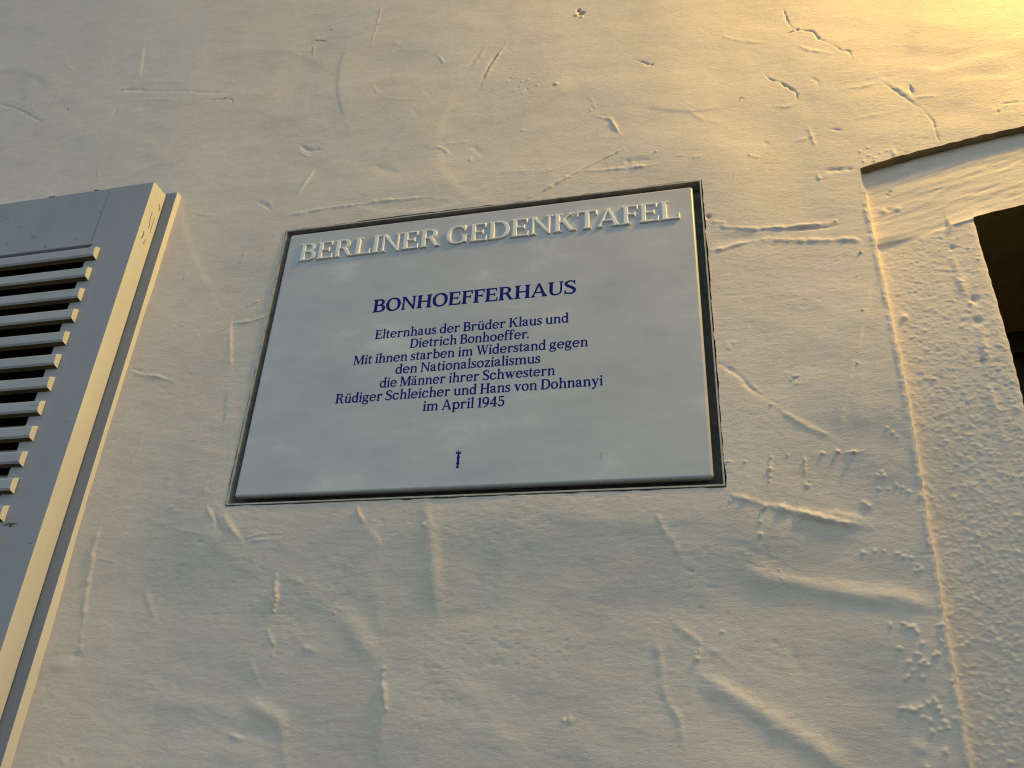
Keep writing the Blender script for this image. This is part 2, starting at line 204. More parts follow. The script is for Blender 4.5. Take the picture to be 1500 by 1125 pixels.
for ln in """r 3.5 -2.2 0 -1017.7,639.4 -957.1,608.6 -884.4,561.9
r 5 1 0 -1024.5,655.8 -965.8,630.5 -886.8,576.6
b 3.2 -5 0 -838.3,586.4
b 3 1.2 0 -845.4,580.7
r 5 -2.2 0 -745.8,611.9 -704.7,608.5 -663.0,596.1
r 4 -1.3 0 -687.9,601.4 -580.5,576.9 -475.2,552.9
r 6 1.2 0 -739.4,634.0 -664.5,621.3 -579.4,599.3
r 4 1.2 0 -713.6,580.4 -657.9,574.1 -585.5,553.9
r 3 -1.4 0 -530.8,546.0 -480.1,538.8 -479.0,517.0
r 4 -1.2 0 -721.8,578.5 -722.9,540.7 -730.2,518.3
s 3 1.3 40 -690.6,625.2 -700.7,678.6 -714.0,738.6
r 2 -2.2 0 -346.9,662.8 -316.6,657.2
r 2 1.6 0 -349.6,670.7 -317.8,664.7
b 2.4 -2.5 0 -316.0,685.8
r 3 1.4 0 -341.7,656.2 -338.7,616.8
r 4 -1.6 0 -328.6,407.5 -306.3,392.9 -278.5,386.4
b 3 -1.3 0 -317.8,402.5 -301.0,390.5 -289.0,391.3
r 4 1.1 0 -328.8,395.5 -305.1,379.4 -289.1,378.0
r 4 1.6 0 -284.6,352.4 -296.7,320.2 -310.0,283.3
s 4 1.6 25 -308.1,285.7 -294.3,319.8 -283.9,355.2
r 4 -2.2 0 -381.5,294.4 -360.9,282.9 -343.2,266.4
r 5 1.2 0 -385.9,303.6 -356.5,290.5 -338.9,274.0
r 3 1.4 0 -711.6,418.5 -697.5,380.2
r 4 0.9 0 -904.9,736.9 -850.5,682.4
r 3 0.9 0 -875.9,639.4 -878.3,603.5
b 2 -1.6 0 -571.2,441.1 -455.4,400.1
r 3 0.8 0 -494.7,589.6 -476.1,580.4
r 8 0.9 0 -847.1,463.0 -743.2,457.7
r 8 0.8 0 -447.9,423.3 -370.5,418.3
s 6 1.2 60 -281.4,634.6 -280.7,549.4 -252.2,447.7
r 3 1.2 0 -222.7,736.9 -223.7,695.0 -224.9,655.9 -226.5,611.1
b 3 -2 0 -223.7,675.2
r 4 1.2 0 -14.1,570.3 -28.4,541.3 -42.3,509.5
r 3 -0.9 0 -21.2,572.0 -34.6,545.9 -46.4,516.7
r 4 1.8 0 19.4,575.4 -0.8,525.3 -18.6,482.4
r 3 -1.8 0 11.9,564.1 -9.5,517.8 -23.5,471.2
b 3.2 1 0 31.9,508.4
b 3.2 1 0 41.4,496.9
b 3.2 1 0 25.5,478.9
b 3.2 1 0 47.2,465.0
b 3.2 1 0 60.1,474.4
b 3.2 1 0 68.4,487.8
b 3.2 1 0 38.9,454.8
b 3.2 1 0 53.6,445.7
b 3.2 1 0 67.6,450.2
b 3.2 1 0 46.5,432.4
b 3.2 1 0 58.1,415.3
b 3.2 1 0 49.1,473.7
b 3.2 1 0 74.9,459.1
b 3 -1.2 0 29.7,484.1 44.2,459.7 58.7,453.5
b 5 2 0 105.3,455.4
b 2.5 -2.5 0 100.0,453.6
b 6.5 -9 0 142.5,617.0
b 5 -5 0 137.9,624.9
b 6 2 0 134.6,614.1
b 3 2.5 0 143.7,606.7
r 3 1.4 0 153.4,424.5 161.8,405.4 165.9,390.4
b 2.5 1.6 0 161.8,408.3 165.9,393.2 159.8,387.4
r 3 2.2 0 159.8,379.0 174.1,370.5 188.2,362.2 198.0,343.9 200.9,333.9 206.6,323.4
r 2.5 -0.9 0 163.9,369.8 140.5,355.0 113.0,339.7
r 2.2 -1.2 0 219.9,299.8 195.4,289.9 158.0,273.1 126.5,261.8
r 3 1.6 0 222.9,303.2 175.7,283.0 141.3,267.0 97.2,239.9 59.9,221.8
r 4 2.4 0 144.3,266.5 195.0,260.4 233.3,258.9 257.9,260.9
r 7 -2 0 195.1,271.9 233.6,271.5 257.1,264.9
b 3.2 2.6 0 253.0,283.4
r 3 1.6 0 276.1,270.4 292.9,268.7
r 2.5 -1.8 0 223.9,484.2 239.2,474.7 252.3,465.7 256.7,475.1
b 3 -2.2 0 252.3,467.2
r 3 1 0 222.6,474.0 249.0,459.0
b 2 -1.5 0 181.7,456.4
r 3.5 1.6 0 -97.9,355.0 -78.0,355.6 -66.2,347.8 -58.5,335.3
r 8 -2 0 -193.2,336.6 -164.2,324.6 -135.4,310.0
r 6 -1.8 0 -30.4,352.5 -14.2,338.4 3.1,318.8
b 5 1.3 0 -24.8,321.0
r 5 -1.2 0 -133.4,451.5 -117.0,428.5
r 4 1.6 0 -322.8,252.5 -267.6,255.0 -222.3,256.2 -171.9,256.4 -133.2,254.4 -74.4,250.5
r 4 1.3 0 -76.5,249.5 -39.9,242.5
r 5 1.3 0 -15.4,250.2 10.9,261.6
r 5 1.3 0 5.0,288.9 55.3,281.6 96.2,276.0 134.1,287.7
r 5 1.2 0 -184.7,483.7 -111.5,465.3
r 4 1 0 -214.8,526.8 -194.5,493.6
r 3 1.2 0 -103.5,575.2 -90.8,555.8 -83.6,541.1
r 7 1.4 0 -188.8,612.3 -173.7,622.4
r 6 -1.4 0 -120.5,495.2 -100.4,470.7
r 7 0.9 0 -248.5,424.1 -227.2,442.8
r 4 0.9 0 -78.6,362.8 -23.2,358.2
b 3 1.1 0 55.8,367.2
r 5 0.9 0 75.4,614.4 86.5,628.3
s 8 1.5 70 -14.3,386.4 50.0,402.5 144.9,440.9
s 6 1.3 50 236.6,378.7 294.5,356.0 351.7,355.2
r 1.8 -1.6 0 453.0,554.0 457.5,522.1 460.6,506.2 468.5,499.7
r 2.2 -2 0 449.5,492.6 459.5,496.0 468.5,499.7
b 2.8 -4 0 468.5,499.7
r 2 -2 0 468.5,499.7 480.2,493.8 489.1,488.6 495.6,472.3 509.7,458.7
b 2.5 -2.6 0 495.6,472.3
r 1.8 -1.5 0 509.7,458.7 523.1,441.2 532.2,434.8 533.3,416.4
r 4 1.5 0 460.6,470.7 482.7,450.9 515.6,433.1
r 4 1 0 343.3,517.6 381.7,496.0 428.9,478.5
r 2 -1.6 0 411.6,417.9 419.7,403.5 432.0,396.6
r 2.6 -3 0 432.0,396.6 440.1,385.2 450.6,372.1 454.5,365.9
r 2.2 -1.8 0 453.3,371.5 452.0,351.7
r 4 1.5 0 416.3,349.9 434.1,344.9 450.8,349.3
r 3 -1 0 470.9,397.6 482.1,384.2 482.2,370.6
b 5 -2.2 0 376.4,370.3
b 3 2.6 0 376.2,369.0
b 2 -1.5 0 307.8,388.9
r 5 -1.5 0 516.3,371.2 553.7,373.7 596.3,378.8
r 4 1.8 0 513.5,363.8 539.1,363.6 565.0,367.2
r 2.6 -1.7 0 565.2,368.5 577.8,349.9 588.8,333.3 604.7,308.4
r 4 1.4 0 570.6,369.9 584.9,351.0 604.8,318.4
r 1.8 -1.4 0 604.7,308.4 613.5,283.0 614.6,262.1 617.3,233.1
r 2.6 -3 0 597.7,356.0 599.5,346.5 600.0,334.7
r 4 1.6 0 596.5,329.1 614.8,327.8 633.2,323.8
r 4 1.3 0 514.0,302.8 543.7,307.0 576.1,307.9
r 3.5 1.8 0 459.5,307.3 461.7,289.1 467.7,259.4
r 3.2 1.6 0 441.3,279.2 453.7,280.6 464.6,283.5
r 5 1.3 0 293.2,369.9 314.9,343.8 326.6,333.5 365.0,322.0
r 6 -1.4 0 394.1,288.1 404.1,279.9 420.1,279.4
b 2.6 2.2 0 379.8,258.2
r 3 1.3 0 379.7,257.0 392.6,252.2
r 5 -1.3 0 485.7,292.0 503.2,287.4
r 3 -1.4 0 488.2,291.5 502.9,284.9
r 5 -2.6 0 465.2,217.8 488.7,217.3 515.1,215.0
r 3 1.6 0 461.7,217.2 464.7,200.3
r 4 1.3 0 300.8,261.0 317.6,264.3
r 3 1.1 0 358.9,232.4 354.8,215.0
b 3.5 1.4 0 519.3,243.9
b 3.5 1.4 0 528.8,235.0
b 3.5 1.4 0 535.4,229.1
b 3.5 1.4 0 541.6,237.5
b 3.5 1.4 0 521.5,224.5
b 3.5 1.4 0 533.1,224.8
b 3.5 1.4 0 550.4,240.6
b 3.5 1.4 0 560.5,231.7
b 3.5 1.4 0 528.4,249.5
r 4 1.8 0 556.1,245.6 561.0,224.5
r 2.5 -1.4 0 509.3,262.7 509.1,261.5
s 10 2.2 90 745.9,385.0 692.8,387.1 648.8,376.1 608.2,388.1
s 9 1.6 70 736.8,344.3 685.2,349.5 635.6,350.2
r 3 -1.8 0 698.5,296.4 723.7,296.0
r 3 1.4 0 699.0,291.3 720.9,290.5
b 2.4 -1.8 0 693.2,282.8
r 8 1.2 0 399.2,471.0 358.6,451.4
s 12 2 90 644.6,496.8 618.1,446.2 603.0,408.3
r 10 -1.3 0 464.3,371.8 468.5,331.2 469.8,305.2
r 3.5 -2.6 0 411.0,125.0 443.8,123.5 463.4,124.0 478.3,126.2
r 4 2 0 318.7,140.4 361.3,133.2 411.4,129.3 456.9,130.4 478.8,130.4
b 3.5 2.4 0 474.2,132.2
r 9 -2.6 0 318.4,108.2 334.2,114.8 351.5,117.9 377.0,118.8
r 4 2.6 0 311.0,100.4 333.4,104.0 354.3,109.9 378.1,113.2
r 5 2.2 0 372.3,114.0 409.3,108.8 449.5,103.3 485.2,100.5 506.3,88.1
b 5 -3 0 317.2,157.7
r 4 1.4 0 319.2,147.1 341.4,142.7
r 5 -2.4 0 313.4,-63.6 329.7,-77.1 339.0,-87.9 353.5,-106.2 364.6,-117.6 374.6,-122.8
r 5 2.6 0 376.7,-131.6 393.7,-144.8 413.9,-157.9 436.6,-170.0
b 3 1.8 0 370.0,-124.2
s 4 1.3 50 374.6,-122.8 349.8,-96.0 313.4,-63.6
r 2.6 1.6 0 394.6,-88.8 405.2,-87.9
r 2.6 1.4 0 395.0,-98.7 404.8,-98.6
r 2 -1.4 0 395.0,-92.5 404.0,-92.3
b 3 1.2 0 395.5,-94.3 404.4,-95.0
s 3.5 1.4 40 439.5,-164.4 451.0,-121.4 465.6,-78.6 478.0,-43.3 495.8,11.8 503.1,40.5
b 2.2 2 0 487.4,43.4 485.9,-9.3 468.0,-77.1 495.4,78.1
b 3 2.2 0 495.4,78.1
r 2.5 1 0 326.8,-43.1 330.4,-48.2
r 2.6 1 0 332.6,-39.8 339.0,-38.5
b 3 2.6 0 318.6,-193.1 333.4,-192.2 419.1,-185.3 434.7,-184.6 451.4,-184.7
b 3.2 3 0 435.5,-183.8 450.7,-184.7
b 2.2 1.8 0 381.8,-187.4
r 2.6 1.2 0 439.6,-184.8 456.4,-184.2 467.9,-180.8
r 2.8 1.2 0 364.0,-185.6 359.7,-207.3 356.1,-229.4
b 2.6 1.8 0 361.6,-202.6 360.0,-211.3 358.8,-216.9 364.3,-189.7
r 2.6 1.6 0 398.9,-182.6 397.4,-201.1 396.6,-214.6
b 5.5 2.2 0 398.7,-220.3
b 3.5 -2 0 399.7,-217.9
b 2 1.4 0 397.8,-191.5 397.2,-202.7
r 5 3.4 0 315.0,-230.9 334.0,-237.2 351.2,-244.1
r 5.5 4.2 0 345.6,-243.1 371.9,-247.9 398.9,-254.2 428.5,-262.0 457.8,-266.6
s 6 2.6 20 461.6,-259.4 433.2,-252.4 406.4,-249.2
b 3.8 3 0 351.1,-244.8 348.1,-247.0
b 3 2.2 0 387.7,-256.1 387.2,-260.6
r 3 1.6 0 344.9,-273.6 342.9,-280.3
b 3 1.6 0 344.8,-275.1 344.6,-261.5
r 4 1.6 0 450.0,-237.9 456.3,-241.2 460.5,-248.9
b 2.6 1.5 0 316.5,-239.6
b 3.4 1.5 0 477.4,-208.3
b 3.4 1.5 0 478.7,-213.0
b 3.4 1.5 0 470.8,-225.0
b 3.4 1.5 0 481.2,-227.0
b 3.4 1.5 0 489.8,-223.6
b 3.4 1.5 0 497.2,-226.9
b 3.4 1.5 0 501.8,-230.9
b 3.4 1.5 0 447.2,-294.0
b 3.4 1.5 0 456.7,-291.3
b 3.4 1.5 0 467.0,-292.3
b 3.4 1.5 0 479.5,-294.7
b 3.4 1.5 0 486.4,-299.1
b 3.4 1.5 0 493.8,-300.7
b 3.4 1.5 0 497.6,-307.8
b 3.4 1.5 0 500.7,-312.0
b 3.4 1.5 0 495.4,-313.3
b 3.4 1.5 0 519.0,-222.6
b 3.4 1.5 0 493.9,-164.5
b 3.4 1.5 0 498.5,-169.7
b 3.4 1.5 0 489.2,-159.3
b 3.4 1.5 0 474.0,-212.8
r 9 2.6 0 317.0,-314.3 344.0,-319.8 364.0,-323.0 390.2,-327.6 415.8,-332.1 437.7,-337.2 465.8,-340.2 510.5,-350.0
s 10 1.6 40 514.8,-343.4 460.5,-333.4 397.4,-322.8
r 5 1.8 0 254.5,-370.4 265.8,-378.6 273.5,-387.5 274.4,-394.9
r 4 1.6 0 274.5,-392.9 271.4,-399.6 268.1,-410.9
b 3 1.8 0 273.1,-394.9 269.9,-402.9
r 10 3.2 0 266.6,-412.9 275.5,-421.3 288.2,-429.5 307.1,-438.8 322.5,-447.3 337.4,-456.8 357.8,-470.9 380.6,-484.4 413.5,-504.0
r 9 -1.4 0 288.9,-419.2 314.2,-431.7 335.2,-447.0
r 5 1.2 0 277.5,-389.5 296.8,-401.4 312.5,-412.4
r 5 1.2 0 242.7,-262.9 249.5,-277.8 254.8,-289.3 266.6,-311.9
b 3 -2 0 269.4,-312.7
r 3 -1.2 0 260.9,-312.6 268.0,-313.4
r 6 1 0 241.0,-358.4 264.2,-382.7
r 4 1 0 323.9,-466.9 345.8,-467.6 352.4,-463.8
r 5 -1.2 0 318.2,-459.7 336.1,-470.2
r 6 1.3 0 226.5,-370.3 230.5,-396.4 232.4,-419.8 239.5,-445.7 248.3,-458.2 251.2,-479.8 253.0,-494.9
b 3 1.6 0 296.7,-375.2
b 2.4 1.6 0 361.0,-312.9 361.5,-321.5
b 4.2 1.9 0 474.2,-364.9
b 4.2 1.9 0 478.5,-368.2
b 4.2 1.9 0 485.1,-372.8
b 4.2 1.9 0 483.4,-368.2
b 4.2 1.9 0 488.2,-383.1
b 4.2 1.9 0 482.8,-393.3
b 4.2 1.9 0 487.5,-400.2
b 4.2 1.9 0 491.5,-404.5
b 4.2 1.9 0 475.8,-409.0
b 4.2 1.9 0 484.7,-402.7
b 4.2 1.9 0 470.8,-414.0
b 4.2 1.9 0 498.0,-395.1
b 4.2 1.9 0 501.8,-393.8
b 4.2 1.9 0 468.5,-417.1
b 4.2 1.9 0 486.4,-416.9
b 4.2 1.9 0 462.1,-444.6
b 4.2 1.9 0 469.6,-445.6
b 4.2 1.9 0 478.8,-443.1
b 4.2 1.9 0 490.8,-434.5
b 4.2 1.9 0 492.5,-438.0
b 4.2 1.9 0 486.5,-439.3
b 4.2 1.9 0 494.9,-444.0
b 4.2 1.9 0 497.8,-449.8
b 4.2 1.9 0 499.4,-456.8
b 4.2 1.9 0 500.8,-461.4
b 4.2 1.9 0 493.7,-462.7
b 4.2 1.9 0 486.9,-455.9
b 4.2 1.9 0 481.7,-453.1
b 4.2 1.9 0 473.5,-446.7
b 4.2 1.9 0 507.1,-452.5
b 4.2 1.9 0 486.4,-465.2
b 4.2 1.9 0 494.7,-481.6
b 4.2 1.9 0 476.2,-496.2
b 4.2 1.9 0 513.4,-443.6
b 4.2 1.9 0 511.1,-419.7
b 4.2 1.9 0 507.5,-382.4
b 4.2 1.9 0 507.5,-366.4
b 4.2 1.9 0 474.1,-401.5
b 4.2 1.9 0 467.2,-388.9
b 4.2 1.9 0 461.6,-366.2
r 6 1.6 0 465.6,-444.5 482.1,-444.2
r 7 1.5 0 461.8,-474.0 483.3,-481.9
r 8 -1.3 0 375.1,-427.6 368.5,-402.2 364.3,-382.6
r 8.5 2.6 0 -40.2,-219.9 -35.5,-240.7 -29.6,-274.3 -22.6,-310.7 -16.5,-364.6
r 7 1 0 -24.9,-225.7 -19.4,-266.3
r 3 1.6 0 -38.6,-252.4 -39.6,-259.1
r 4 2.2 0 -127.8,-227.0 -121.5,-239.4 -115.0,-253.4
s 6 1.6 40 -85.9,-281.1 -101.8,-259.8 -115.0,-253.4
r 11 2 0 -137.0,-344.7 -121.1,-364.2 -105.1,-387.0 -74.9,-416.1
r 3 1.4 0 -77.8,-418.3 -70.5,-413.2
r 4.5 3 0 -77.0,-418.3 -72.5,-433.9 -68.9,-449.2 -63.5,-466.3
s 6 2.6 30 -76.4,-423.3 -74.0,-440.9 -72.6,-468.5 -73.6,-495.4 -73.1,-521.5
r 10 1.2 0 -94.7,-305.4 -92.1,-337.3 -79.3,-383.2
r 4 1.1 0 232.9,-246.0 239.8,-262.0 246.4,-281.5
r 12 1.3 0 31.2,-275.9 80.6,-296.9
r 7 -1.2 0 79.9,-281.1 92.0,-285.4
r 7 -1.1 0 25.8,-313.9 38.4,-323.3
b 5 1.5 0 130.7,-465.2 137.7,-465.1
r 3 1 0 71.9,-361.2 83.4,-359.8
r 12 1 0 158.2,-332.5 209.9,-325.7
r 9 1 0 -19.1,-433.1 27.6,-442.8 59.3,-472.1
s 10 1.4 60 110.1,-483.7 74.2,-478.2 44.2,-465.9
r 9 1.1 0 -11.5,-349.5 28.1,-346.1
r 9 -1 0 -2.1,-364.6 52.2,-353.7
r 4 2.4 0 -490.2,-239.1 -489.4,-266.8 -489.0,-289.4 -486.1,-316.0 -483.3,-341.9 -478.3,-373.8
b 2.6 1.8 0 -490.4,-282.2 -484.0,-348.7 -487.2,-316.0 -487.3,-303.7
r 4 1.3 0 -478.3,-373.8 -469.8,-409.5
r 6 -2 0 -484.3,-407.2 -465.7,-407.1
r 8 1.6 0 -512.5,-419.5 -484.7,-420.0 -466.6,-415.9
r 6 2.6 0 -313.3,-229.2 -299.9,-245.0 -289.4,-256.9 -276.0,-269.6
r 4 -1.8 0 -325.8,-230.6 -311.0,-251.0 -298.5,-262.8
s 5 1.6 30 -276.0,-269.6 -293.9,-249.7 -313.8,-227.4
b 5 2 0 -346.7,-198.3
b 2.6 -1.6 0 -348.2,-196.4
r 3.5 1.4 0 -338.5,-219.2 -330.3,-232.3 -317.3,-249.0
r 3 -1.4 0 -342.0,-267.0 -330.5,-266.4
b 3 1.4 0 -357.9,-270.1 -357.1,-291.2
r 2.6 1 0 -279.1,-264.2 -242.3,-260.0 -219.2,-258.9
r 2.6 1 0 -275.3,-268.7 -231.7,-266.4 -216.1,-260.8
r 2.6 1 0 -391.1,-246.7 -332.5,-258.4
r 4 3.2 0 -224.8,-304.7 -223.6,-323.8 -222.0,-336.0 -220.2,-353.6
b 3 2.6 0 -220.2,-336.0 -219.6,-348.0 -220.0,-354.4
s 4 2.4 18 -223.3,-359.9 -224.0,-344.0 -227.2,-319.6
r 4 1.2 0 -228.5,-369.4 -221.1,-383.4 -215.2,-394.8
r 4 1.3 0 -215.2,-394.8 -216.3,-406.2
b 2.4 1.8 0 -143.9,-354.8
r 12 1.4 0 -201.2,-328.1 -153.6,-348.5 -114.6,-379.5 -85.6,-409.0
r 4 1 0 -217.6,-313.2 -184.9,-320.2
r 9 3.2 0 -242.3,-449.4 -228.1,-459.3 -211.3,-466.0 -196.5,-472.8 -190.6,-485.1 -186.7,-500.1
r 9 -1.8 0 -250.7,-483.2 -229.1,-484.7 -198.5,-490.8
r 4 1.6 0 -255.5,-488.2 -242.3,-493.4 -231.4,-493.1
r 7 1 0 -187.0,-498.7 -179.8,-522.0
r 5 1.2 0 -405.0,-318.8 -397.9,-339.2 -384.8,-357.6 -373.8,-369.1
r 5 1 0 -244.3,-410.2 -232.2,-425.1 -222.1,-439.6
r 14 1.1 0 -420.5,-438.7 -351.2,-452.8 -285.1,-466.2
r 7 0.9 0 -395.2,-214.3 -377.5,-230.7
r 12 -1 0 -355.2,-407.2 -288.5,-418.1
r 9 1.1 0 -266.3,-506.6 -230.1,-517.0
b 6 1.2 0 -458.9,-522.5 -447.0,-519.3
r 3 0.9 0 -481.2,-285.1 -453.9,-290.1
r 7 1 0 -179.8,-394.7 -158.0,-396.9
r 3 1 0 -180.0,-393.2 -160.6,-396.9
s 3 1.8 25 -350.6,-24.6 -357.7,14.9 -367.5,61.9 -363.4,82.7
r 3 1.2 0 -345.4,-28.3 -359.0,20.6 -365.8,59.3
r 3.5 1.8 0 -374.4,57.9 -353.0,61.5 -328.9,62.6 -307.1,73.1
r 3 1.2 0 -363.4,82.7 -332.9,96.1 -321.4,99.6
r 4 1.8 0 -517.1,-9.7 -495.3,-17.2 -465.7,-21.8 -431.2,-33.5
r 3 -1.2 0 -515.8,-6.4 -485.0,-13.5
r 3 1.2 0 -462.9,-107.1 -464.0,-132.8 -468.7,-159.8
r 3.5 1.3 0 -507.3,292.6 -463.3,277.5 -442.4,273.0
b 3 1.3 0 -419.2,43.6 -448.9,65.4
r 2.6 1 0 -385.8,49.7 -373.3,53.1
b 2 1.2 0 -466.8,158.9
r 4 1 0 -471.0,165.8 -468.2,146.3
r 6 1 0 -419.4,-236.7 -387.3,-242.3
r 8 0.9 0 -441.4,-87.6 -400.2,-79.8 -378.4,-60.2
r 5 1.1 0 -374.7,198.8 -377.2,178.4 -384.4,169.1
r 4 0.9 0 -301.6,78.4 -299.0,54.8
r 7 1 0 -402.0,-170.9 -404.4,-199.7
s 5 1.2 40 -351.0,-40.9 -343.0,-83.8 -341.5,-124.7
b 2.6 1.8 0 -300.4,72.4
b 3 -1.2 0 -312.4,-196.0""".strip().split('\n'):
    t = ln.split(); FEAT.append((t[0], float(t[1]) / 1e3, float(t[2]) / 1e3, float(t[3]) / 1e3, np.array([[float(c) / 1e3 for c in s.split(',')] for s in t[4:]])))
_r = np.random.default_rng(5)
for _ in range(46):
    cx, cz = _r.uniform(-1.15, 0.75), _r.uniform(-0.55, 0.95); ang = _r.normal(0.15, 0.5) if _r.random() < 0.7 else _r.uniform(0, math.pi); L_ = _r.uniform(0.06, 0.16); bend = _r.normal(0, 0.25)
    pts_ = []
    for t in np.linspace(-1, 1, 5): pts_.append((cx + L_ * t * math.cos(ang) - bend * L_ * t * t * math.sin(ang), cz + L_ * t * math.sin(ang) + bend * L_ * t * t * math.cos(ang)))
    if _r.random() < 0.5: pts_ = pts_[::-1]
    FEAT.append(('s', _r.uniform(0.006, 0.013), _r.uniform(0.0007, 0.0016), _r.uniform(0.02, 0.06), np.array(pts_)))
def smooth_path(P, n=5):
    if len(P) < 3: return P
    Q = np.vstack([2 * P[0] - P[1], P, 2 * P[-1] - P[-2]]); out = []
    for i in range(1, len(Q) - 2):
        for t in np.arange(n) / n:
            a, b, c, d = Q[i - 1:i + 3]
            out.append(.5 * (2 * b + (c - a) * t + (2 * a - 5 * b + 4 * c - d) * t * t + (3 * b - a - 3 * c + d) * t ** 3))
    return np.array(out + [P[-1]])
DIRT = []
GAIN = 0.85
def relief(X, Z, h, dirt):
    """adds the trowel ridges, scratches, nicks and lumps seen on the wall to the height field h (metres, outward)"""
    xs = X[0]; zs0 = Z.min(); zs1 = Z.max()
    jit = 0.0012 * vnoise(X, Z, 0.02, 0.02, 31) + 0.0007 * vnoise(X, Z, 0.006, 0.005, 32) + 0.0006 * vnoise(X, Z, 0.0028, 0.0024, 33)
    for k, wd, ht, L, P in FEAT:
        rad = wd * 3.2 + (L * 3.5 if k == 's' else 0) + 0.004
        if k == 'r' and len(P) <= 4 and wd > 0.0045: ht *= 0.7
        if k == 'r' and P[:, 1].max() > 0.22 and len(P) <= 4 and ht > -0.0014: ht *= 0.6
        if wd < 0.0075: wd *= 0.72
        x0, x1 = P[:, 0].min() - rad, P[:, 0].max() + rad; z0, z1 = P[:, 1].min() - rad, P[:, 1].max() + rad
        cj = np.nonzero((xs >= x0) & (xs <= x1))[0]
        if len(cj) == 0: continue
        ri = np.nonzero((Z[:, cj[0]:cj[-1] + 1].max(1) >= z0) & (Z[:, cj[0]:cj[-1] + 1].min(1) <= z1))[0]
        if len(ri) == 0: continue
        sl = (slice(ri[0], ri[-1] + 1), slice(cj[0], cj[-1] + 1))
        x, z = X[sl], Z[sl]; J = jit[sl]
        if k == 'b':
            for p in P:
                a = rng.uniform(0.85, 1.25); d2 = ((x - p[0]) / a + 1.1 * J) ** 2 + ((z - p[1]) * a - 0.9 * J) ** 2; wb = wd * rng.uniform(0.6, 0.95)
                if ht < -0.0012: dirt[sl] = np.maximum(dirt[sl], min(1, -ht / 0.0045) * np.exp(-(d2 / (wb * wb * 0.55)) ** 1.6))
                h[sl] += (1.5 if ht < -0.0024 else 0.9) * GAIN * ht * np.exp(-(d2 / (wb * wb)) ** 1.3)
            continue
        Q = smooth_path(P); seg = Q[1:] - Q[:-1]; ln = np.hypot(*seg.T); tot = ln.sum(); cum = np.concatenate([[0], np.cumsum(ln)])
        best = np.full(x.shape, 9.0); side = np.zeros(x.shape); al = np.zeros(x.shape)
        for i in range(len(seg)):
            if ln[i] < 1e-7: continue
            u = seg[i] / ln[i]; dx = x - Q[i, 0]; dz = z - Q[i, 1]
            t = np.clip(dx * u[0] + dz * u[1], 0, ln[i]); d = np.hypot(dx - t * u[0], dz - t * u[1])
            m = d < best
            best = np.where(m, d, best); side = np.where(m, np.sign(u[0] * dz - u[1] * dx), side); al = np.where(m, cum[i] + t, al)
        e = min(0.35 * tot, 0.03) + 1e-5
        win = np.clip(al / e, 0, 1) * np.clip((tot - al) / e, 0, 1); win = win * win * (3 - 2 * win)
        win = 0.12 + 0.88 * win
        if k == 'r' and wd < 0.0062: win *= np.clip(0.85 + 0.55 * vnoise(al, al * 0 + P[0, 0], 0.0065, 0.01, 34) + 0.3 * vnoise(al, al * 0 + P[0, 1], 0.02, 0.01, 35), 0.1, 1.5)
        if k == 'r':
            d = best * side + J
            W = wd * (0.75 + 0.25 * win)
            if ht < -0.0008 and wd < 0.0023: dirt[sl] = np.maximum(dirt[sl], min(0.48, -ht / 0.004) * np.clip(win, 0, 1) * np.clip(0.75 + 0.7 * vnoise(al, al * 0 + P[0, 0], 0.005, 0.01, 36), 0, 1) * np.exp(-(np.abs(d) / max(0.65 * wd, 0.00085)) ** 2))
            h[sl] += GAIN * ht * win * np.exp(-(np.abs(d) / W) ** 2)
        else:
            d = best * side + J
            h[sl] += GAIN * ht * win * np.where(d > -3 * wd, 1 / (1 + np.exp(-np.clip(d / wd * 3.2, -30, 30))), 0) * np.exp(-np.maximum(d, 0) / L)
    return h
PX0, PX1, PZ0, PZ1 = -0.3110, 0.3132, -0.2225, 0.2222         # hole in the plaster for the plaque
def face_height(X, Z):
    dx = np.maximum(np.maximum(PX0 - X, X - PX1), 0); dz = np.maximum(np.maximum(PZ0 - Z, Z - PZ1), 0)
    near = 0.25 + 0.75 * np.clip(np.hypot(dx, dz) / 0.06, 0, 1)
    low = np.clip((0.35 - Z + 0.25 * X) / 0.35, 0.18, 1)
    h = near * (0.0020 * vnoise(X, Z, 0.34, 0.26, 1) + 0.0017 * vnoise(X + 0.3 * Z, Z - .2 * X, 0.13, 0.085, 2))
    h += 0.0005 * near * vnoise(X, Z + 0.12 * X, 0.055, 0.03, 3)
    h += low * (0.00009 * vnoise(X, Z + 0.1 * X, 0.026, 0.0095, 4) + 0.00008 * vnoise(X, Z + 0.06 * X, 0.016, 0.0045, 5) + 0.00010 * vnoise(X, Z, 0.007, 0.0032, 6))
    h += (1 - low) * 0.00010 * vnoise(X, Z, 0.012, 0.008, 7)
    pat = np.clip(vnoise(X, Z, 0.06, 0.045, 8) * 2 - 0.5, 0, 1)                       # patches of pitted plaster
    h -= pat * low * 0.00045 * np.clip(vnoise(X, Z, 0.009, 0.0042, 9) * 2 - 0.7, 0, 1)
    dirt = np.zeros(X.shape); relief(X, Z, h, dirt); DIRT.append(dirt)
    h += light_bulge(X, Z) + 0.0042 * np.exp(-((X + 0.53) / 0.07) ** 2) * np.clip((0.5 - Z) / 0.15, 0, 1)
    edge = 0.5 * np.exp(-((X - 0.5118) / 0.0030) ** 2) * np.clip((0.20 - Z) / 0.03, 0, 1)      # burr along the doorway surround
    h += edge * (0.0016 + 0.0016 * vnoise(X * 0, Z, 1, 0.021, 12) + 0.0010 * vnoise(X * 0, Z, 1, 0.007, 13) + 0.0012 * np.clip(vnoise(X, Z, 0.004, 0.0028, 14) * 1.6 - 0.5, 0, 1))
    return h
